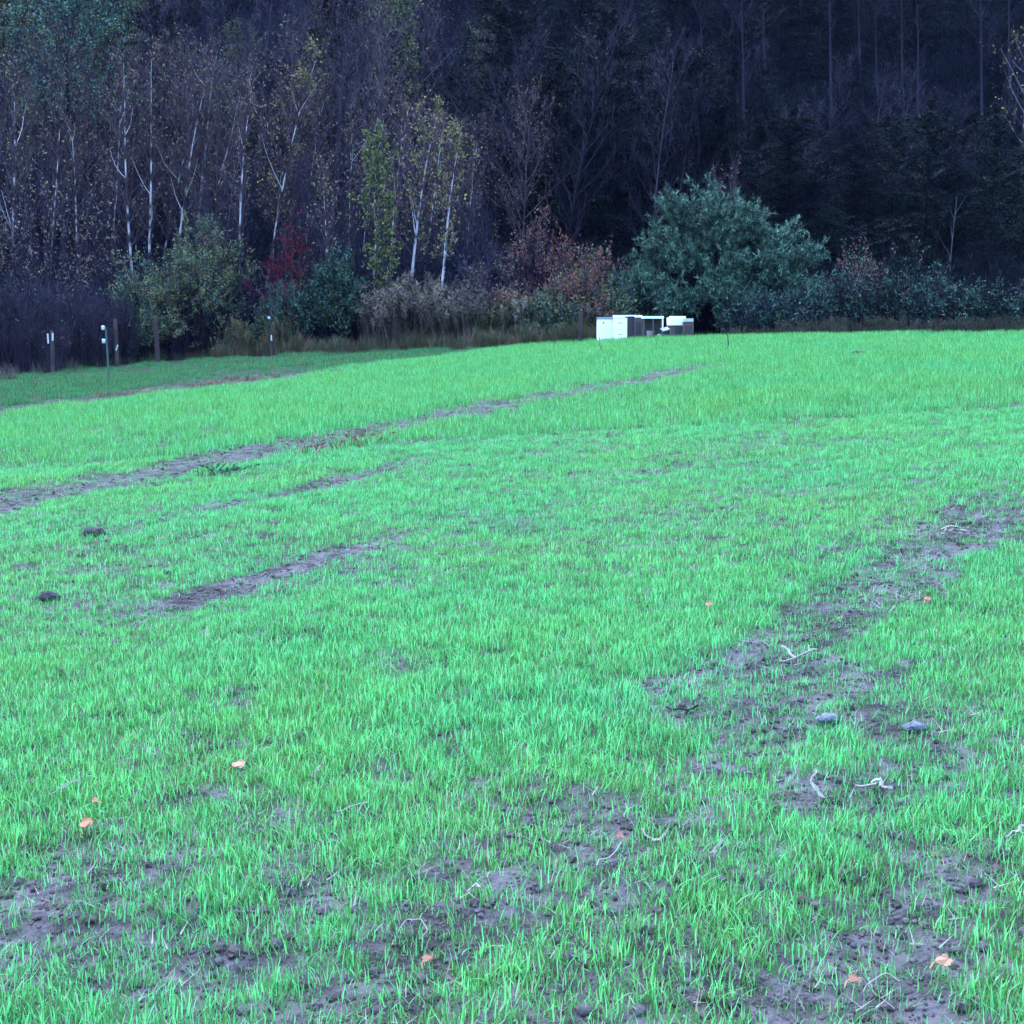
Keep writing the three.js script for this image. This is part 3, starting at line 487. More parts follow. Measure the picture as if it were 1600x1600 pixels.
{ // low brush under the trees all over the hillside
  const brush = (seed, leafy) => { const g = growShrub({ seed, h: 1.7, rx: 1.1, rz: 1.0, stems: 34, twigs: 12, twigL: 0.45, stemR: 0.012, twig: [1, 0.95, 1.2], fine: 3, leafy, leafN: 5, leafSize: 0.1, foot: 0.7, rise: 0.45, from: 0.2, colours: [[[0.9, 1.5, 1.0], 3], [[1.2, 1.3, 1.0], 1]] }); for (const k of ['p', 'n', 'c']) for (const v of g.leaves[k]) g.stems[k].push(v); return g.stems.build(); };
  const r = rand(540), spots = [];
  for (let i = 0; i < 5200; i++) {
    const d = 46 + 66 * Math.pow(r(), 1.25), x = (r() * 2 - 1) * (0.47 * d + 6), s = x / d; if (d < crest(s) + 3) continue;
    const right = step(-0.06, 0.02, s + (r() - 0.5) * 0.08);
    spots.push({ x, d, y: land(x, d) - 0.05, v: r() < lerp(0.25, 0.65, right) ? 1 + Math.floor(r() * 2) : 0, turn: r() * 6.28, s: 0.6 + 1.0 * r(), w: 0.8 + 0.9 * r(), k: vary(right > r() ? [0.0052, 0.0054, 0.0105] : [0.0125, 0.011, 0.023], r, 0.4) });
  }
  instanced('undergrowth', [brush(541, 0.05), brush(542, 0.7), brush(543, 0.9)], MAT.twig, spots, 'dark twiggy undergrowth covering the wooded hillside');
}

// ---------------------------------------------------------------- the sown grass
{
  const blade = (g, r, x, z, h, w, leanA, lean, k) => {
    const c = Math.cos(leanA), s = Math.sin(leanA), sx = -s * w / 2, sz = c * w / 2, pts = [];
    for (let i = 0; i < 4; i++) { const t = i / 3, o = lean * h * t * t; pts.push([V(x + c * o, h * (t - 0.18 * lean * t * t), z + s * o), 1 - t * t * 0.85]); }
    for (let i = 0; i < 3; i++) {
      const [p, a] = pts[i], [q, b] = pts[i + 1], L0 = V(p.x - sx * a, p.y, p.z - sz * a), R0 = V(p.x + sx * a, p.y, p.z + sz * a), L1 = V(q.x - sx * b, q.y, q.z - sz * b), R1 = V(q.x + sx * b, q.y, q.z + sz * b);
      g.tri(L0, R0, R1, k); if (i < 2) g.tri(L0, R1, L1, k);
    }
  };
  const seedling = (seed, n, spread, h0, h1, w) => { const r = rand(seed), g = new Geo(); for (let i = 0; i < n; i++) blade(g, r, (r() - 0.5) * spread, (r() - 0.5) * spread, lerp(h0, h1, r()), w * (0.7 + 0.6 * r()), r() * 6.28, 0.15 + 1.0 * r() * r(), vary(r() < 0.47 ? [0.6, 0.48, 0.38] : r() < 0.05 ? [2.0, 0.6, 1.2] : r() < 0.16 ? [1.6, 1.12, 1.75] : [1, 1, 1], r, 0.34)); return g.build(); };
  const fine = [1, 2, 3, 4].map((s) => seedling(s, 8, 0.065, 0.02, 0.057, 0.0036)), clump = [5, 6, 7].map((s) => seedling(s, 14, 0.16, 0.06, 0.12, 0.0055));
  const geos = [...fine, ...clump], r = rand(601), spots = [];
  const sow = (d0, d1, dens, big) => {
    const cell = 1;
    for (let d = d0; d < d1; d += cell) {
      const half = 0.42 * Math.max(d, 0) + 3.2, n = Math.round(2 * half * cell * dens);
      for (let i = 0; i < n; i++) {
        const x = (r() * 2 - 1) * half, dd = d + r() * cell;
        if (dd > 12 && dd > crest(x / dd) + 0.5) continue;
        if (isVerge(x, dd) && dd > 8) continue;
        const b0 = bareness(x, dd), low = r() < 0.4, b = low ? b0 * 0.8 : b0; if (r() < b * 1.04) continue;
        const lush = fbm(x * 0.5 + 60, dd * 0.5 + 20, 3), tall = (0.72 + 0.5 * lush + 0.25 * r()) * (1 - 0.35 * b) * (low ? 0.6 : 1);
        const warm = fbm(x * 0.9 + 11, dd * 0.9 + 70, 2), k = vary([0.092 + 0.035 * warm, 0.41, 0.115 + 0.03 * (1 - warm)], r, 0.3);
        spots.push({ x, d: dd, y: land(x, dd) - 0.004, v: big ? 4 + Math.floor(r() * 3) : Math.floor(r() * 4), turn: r() * 6.28, s: tall, w: tall * 0.95, tx: (r() - 0.5) * 0.6, tz: (r() - 0.5) * 0.6, k });
      }
    }
  };
  sow(-1, 2, 60, true); sow(2, 8, 2100, false); sow(8, 16, 1050, false); sow(16, 46, 190, true);
  instanced('young_rye_grass', geos, MAT.grass, spots, 'bright green young grass sown across the field');
  // rough turf of the verge, shorter and bluer
  const turf = [11, 12, 13].map((s) => seedling(s, 16, 0.14, 0.03, 0.11, 0.006)), ts = [];
  for (let i = 0; i < 60000; i++) {
    const d = 18 + 26 * r(), x = -26 + 34 * r(); if (!isVerge(x, d) || d > crest(x / d) + 2.4) continue;
    if (r() < bareness(x, d)) continue;
    const l = fbm(x * 1.4, d * 0.9, 3), p = step(0.4, 0.62, l);
    ts.push({ x, d, y: land(x, d) - 0.004, v: Math.floor(r() * 3), turn: r() * 6.28, s: 0.6 + 1.1 * p, k: vary(r() < 0.12 ? [0.15, 0.14, 0.08] : [0.055, 0.16 + 0.09 * l, 0.085], r, 0.22) });
  }
  instanced('verge_turf', turf, MAT.grass, ts, 'dull green rough turf between the field and the brambles');
  // straw-coloured dead blades lying in the sparse places
  const dead = [21, 22].map((s) => { const q = rand(s), g = new Geo(); for (let i = 0; i < 4; i++) { const a = q() * 6.28, b = V((q() - 0.5) * 0.1, 0.006 + 0.01 * q(), (q() - 0.5) * 0.1), l = 0.05 + 0.09 * q(); g.sliver(b, b.clone().add(V(Math.cos(a) * l * 0.45, 0.01 + 0.02 * q(), Math.sin(a) * l * 0.45)), 0.0035, [1, 1, 1], q); } return g.build(); }), ds = [];
  for (let i = 0; i < 30000; i++) { const d = 2.4 + 33 * Math.pow(r(), 1.5), x = (r() * 2 - 1) * (0.42 * d + 2); if (r() > 0.05 + 0.22 * bareness(x, d)) continue; if (d > crest(x / Math.max(12, d))) continue; ds.push({ x, d, y: land(x, d) + 0.002, v: Math.floor(r() * 2), turn: r() * 6.28, s: 0.7 + 0.7 * r(), k: vary(mixc([[[0.2, 0.165, 0.15], 2], [[0.14, 0.095, 0.07], 2], [[0.06, 0.045, 0.042], 3]], r), r, 0.2) }); }
  instanced('dead_straw', dead, MAT.twig, ds, 'scraps of straw lying on the bare soil');
  // crumbs and clods of soil
  const clod = [31, 32, 33].map((s) => { const q = rand(s), g = new THREE.IcosahedronGeometry(1, 1), p = g.attributes.position; for (let i = 0; i < p.count; i++) { const v = V(p.getX(i), p.getY(i), p.getZ(i)); v.multiplyScalar(0.35 + 1.3 * fbm(v.x * 2.2 + s * 7, v.y * 2.2 + v.z * 3.1, 3)); p.setXYZ(i, v.x, v.y * 0.7, v.z); } g.computeVertexNormals(); g.deleteAttribute('uv'); return g; }), cs = [];
  for (let i = 0; i < 45000; i++) { const d = 2.4 + 26 * Math.pow(r(), 1.6), x = (r() * 2 - 1) * (0.42 * d + 2), b = bareness(x, d); if (r() > 0.25 + b) continue; const s = 0.003 + 0.016 * Math.pow(r(), 4); cs.push({ x, d, y: land(x, d) + s * 0.2, v: Math.floor(r() * 3), turn: r() * 6.28, s, k: vary([0.055, 0.042, 0.045], r, 0.35) }); }
  for (let i = 0; i < 90000; i++) { const d = 2.6 + 7.5 * r(), x = (r() * 2 - 1) * (0.4 * d + 1), b = bareness(x, d); if (r() > 0.08 + b) continue; const s = 0.0022 + 0.007 * Math.pow(r(), 3); cs.push({ x, d, y: land(x, d) + s * 0.2, v: Math.floor(r() * 3), turn: r() * 6.28, s, k: vary([0.065, 0.05, 0.054], r, 0.45) }); }
  instanced('soil_clods', clod, new THREE.MeshPhysicalMaterial({ roughness: 1, specularIntensity: 0.1 }), cs, 'crumbs and clods of grey soil');
}

// ---------------------------------------------------------------- hives and frames at the crest
const box = (w, h, d, x = 0, y = 0, z = 0) => new THREE.BoxGeometry(w, h, d).translate(x, y + h / 2, z);
const PAINT = {
  white: new THREE.MeshStandardMaterial({ color: rgb(0.66, 0.65, 0.62), roughness: 0.55 }), pale: new THREE.MeshStandardMaterial({ color: rgb(0.3, 0.33, 0.35), roughness: 0.5 }), zinc: new THREE.MeshStandardMaterial({ color: rgb(0.2, 0.23, 0.28), roughness: 0.45, metalness: 0.5 }),
  dark: new THREE.MeshStandardMaterial({ color: rgb(0.022, 0.017, 0.02), roughness: 0.8 }), brown: new THREE.MeshStandardMaterial({ color: rgb(0.07, 0.033, 0.032), roughness: 0.8 }), grey: new THREE.MeshStandardMaterial({ color: rgb(0.045, 0.038, 0.044), roughness: 0.85 }), hole: new THREE.MeshStandardMaterial({ color: rgb(0.03, 0.03, 0.03), roughness: 1 }), pink: new THREE.MeshStandardMaterial({ color: rgb(0.3, 0.22, 0.23), roughness: 0.6 }),
};
const PXM = 41 / F;
const hd = (px, d) => crest((px - 800) / F * 1.01) + d - 40.8;
function hiveAt(name, label, px, d, turn = 0, group) { const p = spot(px, hd(px, d)); p.y -= 0.01; return thing(name, label, 'beehive', group, p, turn); }
{
  const D = 40.8, grp = 'hives at the crest of the field';
  // the big white hive block: two white hives side by side, one lid grey, the other a raised white lid
  let h = hiveAt('beehive', 'white beehive with a grey metal lid and round hole, leftmost of the row', 945.5, D, 0.03, grp);
  part('hive_body', mergeGeometries([box(0.43, 0.3, 0.48, 0, 0.0, 0), box(0.43, 0.29, 0.48, 0, 0.304, 0)]), PAINT.white, h);
  part('lid', box(0.46, 0.05, 0.52, 0, 0.6, 0), PAINT.zinc, h);
  part('entrance_hole', new THREE.CylinderGeometry(0.022, 0.022, 0.02, 12).rotateX(Math.PI / 2).translate(-0.07, 0.5, 0.24), PAINT.hole, h);
  h = hiveAt('beehive', 'white beehive with a raised white lid, second from the left', 968.5, D, -0.02, grp);
  part('hive_body', mergeGeometries([box(0.36, 0.3, 0.48, 0, 0.0, 0), box(0.36, 0.3, 0.48, 0, 0.304, 0)]), PAINT.white, h);
  part('lid', box(0.31, 0.075, 0.5, -0.03, 0.61, 0), PAINT.white, h);
  part('landing_board', box(0.3, 0.02, 0.16, 0.02, 0.01, 0.3), PAINT.pale, h);
  part('handhold', box(0.1, 0.03, 0.008, 0, 0.16, 0.242), PAINT.pale, h); part('handhold', box(0.1, 0.03, 0.008, 0, 0.46, 0.242), PAINT.pale, h);
  // dark hives with white lids
  h = hiveAt('beehive', 'dark weathered beehive with a thin white lid beside the white pair', 984.5, D + 0.25, 0.05, grp);
  part('hive_body', box(0.21, 0.58, 0.45, 0, 0.05, 0), PAINT.dark, h); part('lid', box(0.23, 0.035, 0.5, 0, 0.632, 0), PAINT.white, h); part('floor_board', box(0.24, 0.04, 0.5, 0, 0.0, 0.02), PAINT.pale, h); part('corner_batten', box(0.035, 0.34, 0.03, 0.11, 0.06, 0.22), PAINT.white, h);
  h = hiveAt('beehive', 'dark beehive with a small white lid left of the open frame stand', 997, D + 0.35, -0.1, grp);
  part('hive_body', box(0.22, 0.54, 0.42, 0, 0.05, 0), PAINT.grey, h); part('lid', box(0.2, 0.06, 0.46, 0.0, 0.595, 0), PAINT.white, h); part('front_panel', box(0.15, 0.38, 0.012, 0.02, 0.1, 0.216), PAINT.dark, h);
  // open stand with a white top
  let s = spot(1019, hd(1019, D)); const st = thing('hive_stand', 'open frame stand with a white top rail in the middle of the hive row', 'stand', null, s, 0.02);
  part('top_board', box(0.55, 0.06, 0.45, 0, 0.55, 0), PAINT.white, st);
  for (const x of [-0.25, 0.0, 0.25]) part('leg', box(0.035, 0.55, 0.035, x, 0, 0.19), x > 0.1 ? PAINT.white : PAINT.grey, st);
  for (const x of [-0.25, 0.25]) part('leg', box(0.035, 0.55, 0.035, x, 0, -0.19), PAINT.grey, st);
  part('back_panel', box(0.46, 0.4, 0.02, 0, 0.12, -0.16), PAINT.dark, st);
  s = spot(1016, hd(1016, D)); s.y += 0; const bk = thing('bucket', 'pale pinkish bucket under the open frame stand', 'bucket', null, s);
  part('pail', new THREE.LatheGeometry([[0, 0], [0.085, 0], [0.1, 0.2], [0.107, 0.2], [0.107, 0.215], [0.095, 0.215], [0.08, 0.02], [0, 0.02]].map(([x, y]) => new THREE.Vector2(x, y)), 20), PAINT.pink, bk);
  part('bail', new THREE.TorusGeometry(0.1, 0.005, 5, 16, Math.PI).rotateX(1.2).translate(0, 0.2, 0), PAINT.zinc, bk);
  s = spot(1030.5, hd(1030.5, D - 0.1)); const cn = thing('tin_can', 'small pale tin at the right foot of the frame stand', 'can', null, s);
  part('tin', new THREE.LatheGeometry([[0, 0], [0.055, 0], [0.057, 0.01], [0.052, 0.02], [0.052, 0.13], [0.057, 0.14], [0.05, 0.145], [0, 0.14]].map(([x, y]) => new THREE.Vector2(x, y)), 16), PAINT.pale, cn);
  // leaning bluish board on a dark box
  s = spot(1041, hd(1041, D)); const lb = thing('brood_box', 'low dark box with a pale tilted board on top', 'box', null, s, 0.1);
  part('box_body', box(0.26, 0.2, 0.4, 0, 0, 0), PAINT.dark, lb); const tb = part('tilted_board', box(0.27, 0.03, 0.42), PAINT.pale, lb); tb.position.set(0, 0.26, 0.02); tb.rotation.set(0.12, 0, 0.2);
  part('prop', box(0.03, 0.13, 0.1, 0.09, 0.2, 0), PAINT.grey, lb);
  // hive with a white super on top, and the brown hive at the right end
  h = hiveAt('beehive', 'beehive with a dark lower body and a bright white box on top', 1056, D + 0.1, 0.06, grp);
  part('hive_body', box(0.36, 0.36, 0.45, 0, 0.0, 0), PAINT.grey, h); part('front_panel', box(0.2, 0.28, 0.012, 0.05, 0.04, 0.232), PAINT.dark, h); part('white_super', box(0.42, 0.2, 0.5, 0, 0.362, 0), PAINT.white, h); part('lid', box(0.36, 0.035, 0.44, 0.03, 0.562, 0), PAINT.white, h);
  h = hiveAt('beehive', 'reddish-brown beehive with a pale blue lid, rightmost of the row', 1074.5, D + 0.1, -0.05, grp);
  part('hive_body', box(0.27, 0.44, 0.42, 0, 0.0, 0), PAINT.brown, h); part('lid', box(0.25, 0.085, 0.46, 0, 0.445, 0), PAINT.pale, h); for (const x of [-0.12, 0.12]) part('corner_batten', box(0.03, 0.4, 0.012, x, 0.02, 0.217), PAINT.grey, h); part('front_panel', box(0.17, 0.2, 0.01, 0, 0.14, 0.216), PAINT.dark, h);
}

// ---------------------------------------------------------------- fence posts at left
function woodPost(label, px, py, top, r, tilt, tagged) {
  const p = spot(px, Math.min(landAt(px, py, land)?.d ?? 99, crest((px - 800) / F) - 0.15)), h = heightAt(top, p.d) - p.y, q = rand(px), g = new Geo(), pts = [], rr = [];
  for (let i = 0; i <= 6; i++) { pts.push(V(tilt * h * i / 6 + (q() - 0.5) * 0.008, -0.2 + (h + 0.2) * i / 6, (q() - 0.5) * 0.008)); rr.push(r * (1.05 - 0.02 * i + (q() - 0.5) * 0.06)); }
  g.tube(pts, rr, 9, () => vary([0.042, 0.029, 0.031], q, 0.3)); const c = pts[6], k = [0.07, 0.052, 0.055];
  for (let s = 0; s < 9; s++) { const a = s / 9 * 6.283, b = (s + 1) / 9 * 6.283; g.tri(c.clone().add(V(0, 0.01, 0)), c.clone().add(V(Math.cos(b) * rr[6], 0, Math.sin(b) * rr[6])), c.clone().add(V(Math.cos(a) * rr[6], 0, Math.sin(a) * rr[6])), k); }
  const t = thing('fence_post', label, 'fence post', 'wooden fence posts', p); part('post', g.build(), MAT.bark, t);
  for (const [x, y, w, hh, rot] of tagged ?? []) { const m = part('white_tag', new THREE.BoxGeometry(w, hh, 0.012), PAINT.pale, t); m.position.set(x, y * h, r + 0.012); m.rotation.z = rot; }
  return t;
}
woodPost('dark wooden fence post with one slanted white tag', 184, 566, 500, 0.06, -0.02, [[0.015, 0.42, 0.035, 0.17, -0.35]]);
woodPost('dark wooden fence post split at the top, right of the steel post', 247, 561, 495, 0.075, -0.03);
woodPost('reddish-brown post with two upright white tags at the left edge', 83, 585, 518, 0.055, 0.01, [[-0.075, 0.84, 0.04, 0.26, 0.03], [0.05, 0.88, 0.045, 0.2, -0.04]]);
woodPost('dark leaning post half hidden in brush left of the hives', 906, 531, 484, 0.06, 0.03);
{
  const p = landAt(171, 597, land), h = heightAt(511, p.d) - p.y, t = thing('steel_post', 'thin green steel fence post with two white insulators', 'fence post', null, p);
  const m = new THREE.MeshStandardMaterial({ color: rgb(0.03, 0.075, 0.06), roughness: 0.6, metalness: 0.3 });
  const post = part('post', mergeGeometries([box(0.04, h + 0.2, 0.008, 0, -0.2, 0), box(0.008, h + 0.2, 0.03, 0, -0.2, -0.0195), ...Array.from({ length: 12 }, (_, i) => box(0.012, 0.02, 0.014, 0, 0.15 + i * (h - 0.2) / 12, 0.011))]), m, t); post.rotation.z = 0.035;
  for (const y of [0.985, 0.745]) { const q = part('insulator', new THREE.LatheGeometry([[0, 0], [0.034, 0], [0.045, 0.02], [0.034, 0.045], [0.045, 0.07], [0.03, 0.1], [0, 0.1]].map(([a, b]) => new THREE.Vector2(a, b)), 12), PAINT.pale, t); q.position.set(-0.075 - 0.02 * y, y * h - 0.05, 0.03); part('bracket', box(0.07, 0.012, 0.012, -0.05 - 0.02 * y, y * h, 0.02), m, t); }
}
{ // white rag tags farther along the fence
  const w = woodPost('slim grey post with a white tag half hidden in weeds below the dark shrub', 425, 551, 488, 0.03, 0.0, [[0.0, 0.42, 0.04, 0.17, 0.05], [-0.06, 0.88, 0.07, 0.08, 0.3]]);
}

// ---------------------------------------------------------------- things lying in the field
const LEAF = {
  orange: new THREE.MeshStandardMaterial({ color: rgb(0.2, 0.066, 0.025), roughness: 0.8, side: THREE.DoubleSide }), peach: new THREE.MeshStandardMaterial({ color: rgb(0.22, 0.1, 0.055), roughness: 0.8, side: THREE.DoubleSide }),
  husk: new THREE.MeshStandardMaterial({ color: rgb(0.2, 0.165, 0.145), roughness: 0.85, side: THREE.DoubleSide }), rust: new THREE.MeshStandardMaterial({ color: rgb(0.15, 0.05, 0.03), roughness: 0.85, side: THREE.DoubleSide }), dark: new THREE.MeshStandardMaterial({ color: rgb(0.014, 0.012, 0.013), roughness: 1 }),
  stone: new THREE.MeshStandardMaterial({ color: rgb(0.04, 0.044, 0.06), roughness: 0.7 }), vein: new THREE.MeshStandardMaterial({ color: rgb(0.35, 0.16, 0.08), roughness: 0.9 }),
};
function fallenLeaf(label, px, py, size, mat, turn, lift = 0.03) {
  const p = landAt(px, py, land); p.y += lift;
  const sh = new THREE.Shape(), N = 40; for (let i = 0; i <= N; i++) { const a = i / N * 6.2832, r = size * (0.36 + 0.1 * Math.abs(Math.cos(a * 2.5 + 0.4)) + 0.05 * Math.sin(a * 3 + size * 90) + 0.03 * Math.sin(a * 11)); i ? sh.lineTo(Math.cos(a) * r, Math.sin(a) * r * 0.8) : sh.moveTo(r, 0); }
  const g = new THREE.ExtrudeGeometry(sh, { depth: 0.0015, bevelEnabled: false, curveSegments: 4 }).rotateX(-Math.PI / 2), a = g.attributes.position; for (let i = 0; i < a.count; i++) { const x = a.getX(i), z = a.getZ(i); a.setY(i, a.getY(i) + x * x * 3 / size * 0.35 + Math.abs(z) * 0.35); } g.computeVertexNormals();
  const t = thing('fallen_leaf', label, 'leaf', 'fallen leaves in the field', p, turn); t.rotation.x = 0.45; part('blade', g, mat, t);
  part('stalk', new THREE.TubeGeometry(new THREE.CatmullRomCurve3([V(-size * 0.3, 0.006, 0), V(-size * 0.55, 0.008, 0.005), V(-size * 0.8, 0.004, 0.016)]), 5, 0.0016, 4), LEAF.vein, t); return t;
}
function stalk(label, px, py, pts, r, mat, forks = [], lift = 0.012) {
  const p = landAt(px, py, land); p.y += lift;
  const t = thing('stalk_piece', label, 'stalk', 'dry stalk pieces in the field', p), q0 = rand(px * 7 + py), f = (q) => new THREE.CatmullRomCurve3(q.flatMap(([x, y, z], i) => { const n = q[Math.min(i + 1, q.length - 1)], j = () => (q0() - 0.5) * r * 2.4; return [V(x * 0.7 + j(), y * 0.7, z * 0.7 + j()), V((x + n[0]) * 0.35 + j(), (y + n[1]) * 0.35 + j() * 0.6, (z + n[2]) * 0.35 + j())]; }).filter((v, i, a) => !i || v.distanceTo(a[i - 1]) > 0.002), false, 'catmullrom', 0.2);
  const flat = (q, w) => { const c = f(q), n = 14, g = new Geo(); for (let i = 0; i < n; i++) { const a = c.getPoint(i / n), b = c.getPoint((i + 1) / n), wa = w * (1 - 0.5 * i / n), wb = w * (1 - 0.5 * (i + 1) / n), d = b.clone().sub(a).normalize(), s = V(-d.z, 0.25, d.x).normalize(); const P = (m, k, y) => m.clone().addScaledVector(s, k).add(V(0, y, 0)), W = [1, 1, 1]; g.tri(P(a, -wa, 0), P(b, -wb, 0), P(b, 0, 0.006), W); g.tri(P(a, -wa, 0), P(b, 0, 0.006), P(a, 0, 0.006), W); g.tri(P(a, 0, 0.006), P(b, 0, 0.006), P(b, wb, 0), W); g.tri(P(a, 0, 0.006), P(b, wb, 0), P(a, wa, 0), W); } return g.build(); };
  part('stalk', new THREE.TubeGeometry(f(pts), 22, r * 0.36, 6), mat, t);
  for (const q of forks) part('husk_blade', flat(q, r * 0.85), mat, t);
  return t;
}
const clodAt = (label, px, py, r, mat, name = 'clod', cat = 'clod') => { const p = landAt(px, py, land); p.y += r * 0.35; const g = new THREE.IcosahedronGeometry(r, 5), a = g.attributes.position; for (let i = 0; i < a.count; i++) { const v = V(a.getX(i), a.getY(i), a.getZ(i)), k = 0.45 + 1.0 * fbm(v.x / r * 1.7 + px, v.y / r * 1.7 + v.z / r * 2.3, 5); a.setXYZ(i, v.x * k * 1.2, v.y * k * 0.7, v.z * k); } g.computeVertexNormals(); const m = shadow(new THREE.Mesh(g, mat)); m.name = numbered(name); m.position.set(p.x, p.y, -p.d); tag(m, label, cat); scene.add(m); };
fallenLeaf('peach-coloured fallen leaf in the grass at lower left', 374, 1212, 0.055, LEAF.peach, 0.4, 0.035);
fallenLeaf('orange fallen leaf near the bottom left, with curled lobes', 136, 1310, 0.055, LEAF.orange, 1.2, 0.045);
fallenLeaf('peach-orange fallen leaf near the bottom right corner', 1472, 1534, 0.045, LEAF.peach, 0.1, 0.045);
fallenLeaf('small rust leaf touching the pale stick in the foreground', 968, 1334, 0.03, LEAF.rust, 2, 0.05);
fallenLeaf('small dark rust leaf low in the foreground centre', 668, 1518, 0.035, LEAF.rust, 0.7, 0.03);
fallenLeaf('small orange leaf on the bare strip at right', 1448, 950, 0.045, LEAF.orange, 0.6, 0.04);
fallenLeaf('tiny orange leaf in the grass right of centre', 1107, 965, 0.045, LEAF.orange, 1.1, 0.06);
fallenLeaf('faint brown leaf just above the orange one at lower left', 150, 1275, 0.03, LEAF.orange, 2.2, 0.05);
fallenLeaf('rust leaf beside the pale straw near the bottom right', 1333, 1552, 0.035, LEAF.rust, 0.2, 0.03);
stalk('pale forked stalk on the bare patch right of centre', 1250, 1037, [[-0.12, 0.0, 0.03], [-0.04, 0.02, 0.02], [0.03, 0.05, 0], [0.06, 0.08, -0.05]], 0.008, LEAF.husk, [[[0.02, 0.04, 0], [0.08, 0.06, -0.03], [0.12, 0.03, -0.08]], [[-0.02, 0.02, 0.02], [-0.06, 0.05, -0.06], [-0.08, 0.06, -0.12]]]);
stalk('curved pale husk strip standing on the soil at right', 1276, 1244, [[0.01, 0, 0.08], [0.005, 0.02, 0.05], [-0.018, 0.05, 0.01], [0.0, 0.085, -0.02], [-0.006, 0.1, -0.05]], 0.007, LEAF.husk, [[[0.01, 0, 0.07], [-0.015, 0.045, 0.01], [-0.005, 0.09, -0.03]]]);
stalk('straight pale stick slanting in the foreground grass', 952, 1352, [[-0.06, 0.0, 0.05], [-0.01, 0.02, 0.01], [0.055, 0.06, -0.03]], 0.0055, LEAF.husk);
stalk('pale crooked husk right of the slanting stick', 1020, 1322, [[-0.05, 0.045, -0.04], [-0.02, 0.02, 0.0], [0.01, 0.012, 0.02], [0.05, 0.035, 0.0]], 0.006, LEAF.husk, [[[0.01, 0.012, 0.02], [0.03, 0.02, 0.03], [0.055, 0.045, -0.01]]]);
stalk('short pale leaf sliver in the grass right of the crooked husk', 1120, 1338, [[-0.03, 0.0, 0.02], [0.0, 0.025, 0], [0.025, 0.055, -0.01]], 0.006, LEAF.husk, [[[-0.025, 0.0, 0.02], [0, 0.03, 0], [0.02, 0.06, -0.01]]]);
stalk('whitish husk lying on the track near the right edge', 1484, 840, [[-0.12, 0.02, 0.02], [-0.03, 0.05, 0], [0.06, 0.05, 0], [0.13, 0.03, -0.03]], 0.02, LEAF.husk, [[[-0.1, 0.03, 0.03], [0.0, 0.08, 0], [0.1, 0.05, -0.05]]]);
stalk('upright pale husk tip on the bare strip at right', 1398, 957, [[-0.02, 0, 0.02], [0, 0.06, 0], [0.02, 0.12, -0.01]], 0.009, LEAF.husk);
stalk('thin looped straw low in the foreground', 648, 1468, [[-0.06, 0.01, 0.0], [-0.03, 0.045, -0.03], [0.02, 0.05, -0.03], [0.05, 0.03, 0.02], [0.03, 0.01, 0.05]], 0.0035, LEAF.husk);
stalk('short white husk in the foreground left of the bare soil', 740, 1405, [[-0.012, 0.015, 0], [0, 0.03, 0], [0.012, 0.03, -0.01]], 0.008, LEAF.husk);
stalk('slim pale stalk lying at the left edge of the foreground', 95, 1252, [[-0.09, 0.01, 0.03], [-0.02, 0.035, 0.01], [0.03, 0.07, -0.02]], 0.005, LEAF.husk, [[[-0.01, 0.04, 0], [0.03, 0.05, -0.06], [0.07, 0.06, -0.08]]]);
stalk('pale husk stub left of centre in the near grass', 498, 1226, [[-0.01, 0.02, 0.01], [0, 0.055, 0], [0.006, 0.08, -0.01]], 0.008, LEAF.husk);
stalk('pale thin straw pointing right, left of the foreground soil', 545, 1282, [[-0.06, 0.03, 0.02], [0.0, 0.045, 0], [0.08, 0.06, -0.02]], 0.0045, LEAF.husk);
stalk('pale husk piece on soil beside the curved strip at right', 1358, 1240, [[-0.05, 0.02, 0], [0, 0.035, 0.01], [0.05, 0.02, 0]], 0.011, LEAF.husk, [[[0, 0.03, 0], [0.04, 0.05, 0.02], [0.08, 0.02, 0.03]]]);
stalk('pale bent straw near the bottom right leaf', 1368, 1552, [[-0.05, 0.0, 0.03], [-0.01, 0.03, 0], [0.04, 0.045, -0.01], [0.07, 0.03, 0.0]], 0.004, LEAF.husk);
stalk('white straw tuft on the dark rut at the right edge', 1582, 1318, [[-0.03, 0.01, 0.01], [0, 0.03, 0], [0.03, 0.03, 0.01]], 0.008, LEAF.husk, [[[0, 0.03, 0], [0.03, 0.05, -0.02], [0.06, 0.05, 0]]]);
stalk('dark hollow among clods drawn as a broken dark stem left of the bare patch', 1065, 1118, [[-0.1, 0.03, 0.0], [-0.04, 0.02, 0.02], [0.03, 0.02, 0.02], [0.08, 0.04, -0.02]], 0.012, LEAF.dark, [[[0.04, 0.04, 0.02], [0.08, 0.07, 0], [0.1, 0.09, -0.02]]]);  // the dark of a hollow between clods, modelled as a dark stem
stalk('thin pale straw near the brown weeds in the far grass', 497, 720, [[-0.05, 0.02, 0], [0.0, 0.1, 0], [0.03, 0.2, -0.02]], 0.016, LEAF.husk);
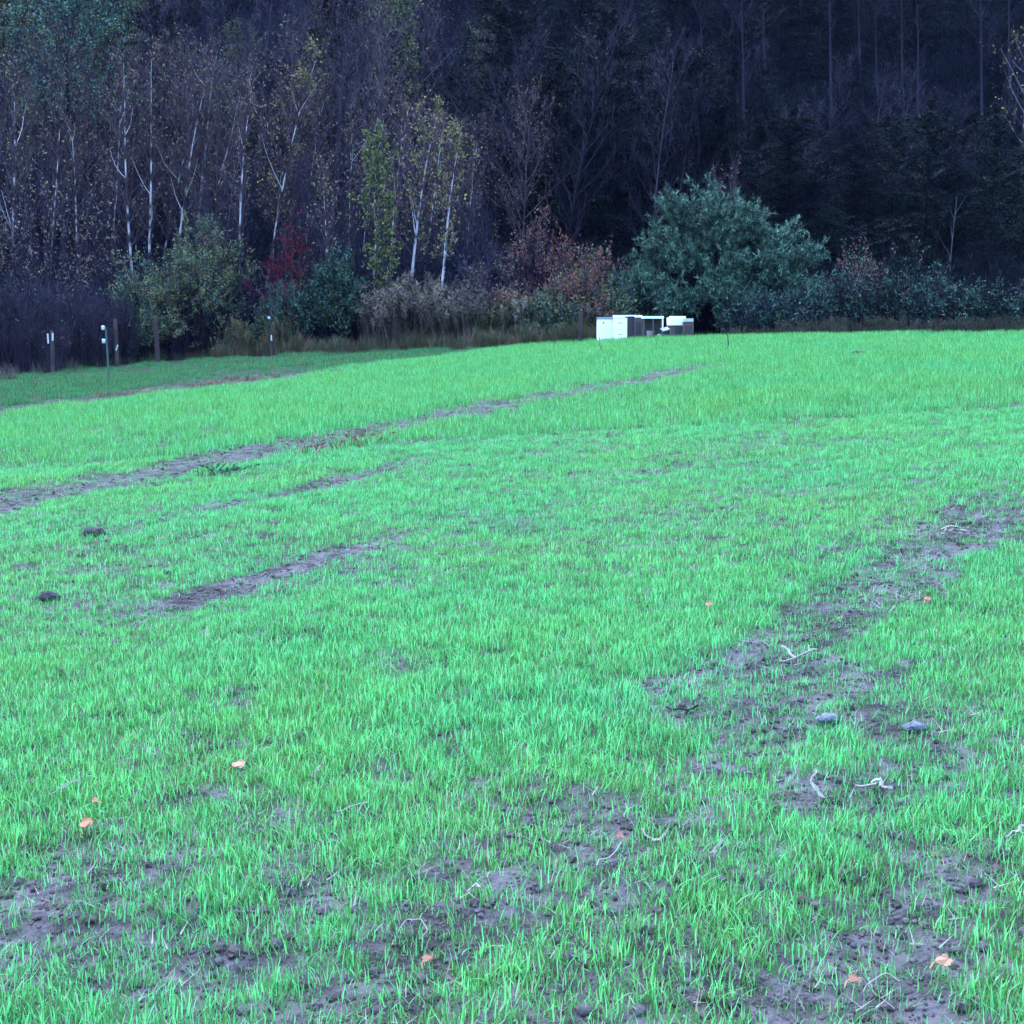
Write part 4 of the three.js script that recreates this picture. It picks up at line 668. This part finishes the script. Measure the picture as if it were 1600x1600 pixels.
stalk('thin dark hair-like line added as a bent stem at the crest right of the hives', 1133, 549, [[-0.1, 0, 0.0], [0.04, 0.12, 0], [0.1, 0.35, 0], [0.0, 0.6, 0], [-0.1, 0.68, 0]], 0.034, LEAF.dark, [], -0.01);  // a hair-like line given the shape of a stem, no known plant
stalk('thin brown hair-like line added as a stem in front of the leftmost hive', 941, 557, [[0.05, 0, 0], [-0.05, 0.28, 0], [-0.12, 0.6, 0]], 0.02, LEAF.rust, [], -0.01);  // second hair-like line, likewise added as a solid stem
clodAt('blue-grey stone half sunk in soil at right', 1430, 1142, 0.035, LEAF.stone, 'stone', 'stone');
clodAt('smaller bluish stone on the bare patch, left of the larger stone', 1293, 1130, 0.035, LEAF.stone, 'stone', 'stone');
clodAt('dark grassy clod standing up in the left middle of the field', 147, 838, 0.065, LEAF.dark);
clodAt('small dark clod near the left edge of the field', 76, 938, 0.05, LEAF.dark);
clodAt('dust speck added as a dark lump in the far grass near the right edge', 1340, 556, 0.09, LEAF.dark);  // a dust speck added as a solid lump, no real clod
// brown dead weeds standing in the grass beside the wide track
[[492, 712, 0.26], [550, 700, 0.2], [575, 692, 0.17], [340, 745, 0.14], [365, 742, 0.12]].forEach(([px, py, h], i) => {
  const p = landAt(px, py, land), r = rand(900 + i), g = new Geo(); for (let n = 0; n < 24; n++) { const a = r() * 6.28, b = V((r() - 0.5) * 0.4, 0, (r() - 0.5) * 0.2), e = b.clone().add(V(Math.cos(a) * 0.09, h * (0.4 + 0.6 * r()), Math.sin(a) * 0.09)); const k = vary(i < 3 ? [0.15, 0.085, 0.055] : [0.035, 0.075, 0.045], r, 0.35); g.sliver(b, e, 0.014, k, r); g.leaf(b.clone().lerp(e, 0.4 + 0.5 * r()), bend(V(Math.cos(a), 0.5, Math.sin(a)), r, 0.8), bend(V(0, 1, 0), r, 1), 0.07, 0.025, k); }
  const t = thing('weed_clump', ['brown dead weed tuft below the wide track, left of two', 'reddish-brown dead weed tuft in the middle below the wide track', 'reddish-brown dead weed tuft at the right below the wide track', 'dark green weed in the field below the wide track', 'small dark weed right beside the dark green weed'][i], 'weed', 'weeds in the field', p); part('stems', g.build(), MAT.leaf, t);
});

renderer.render(scene, camera);
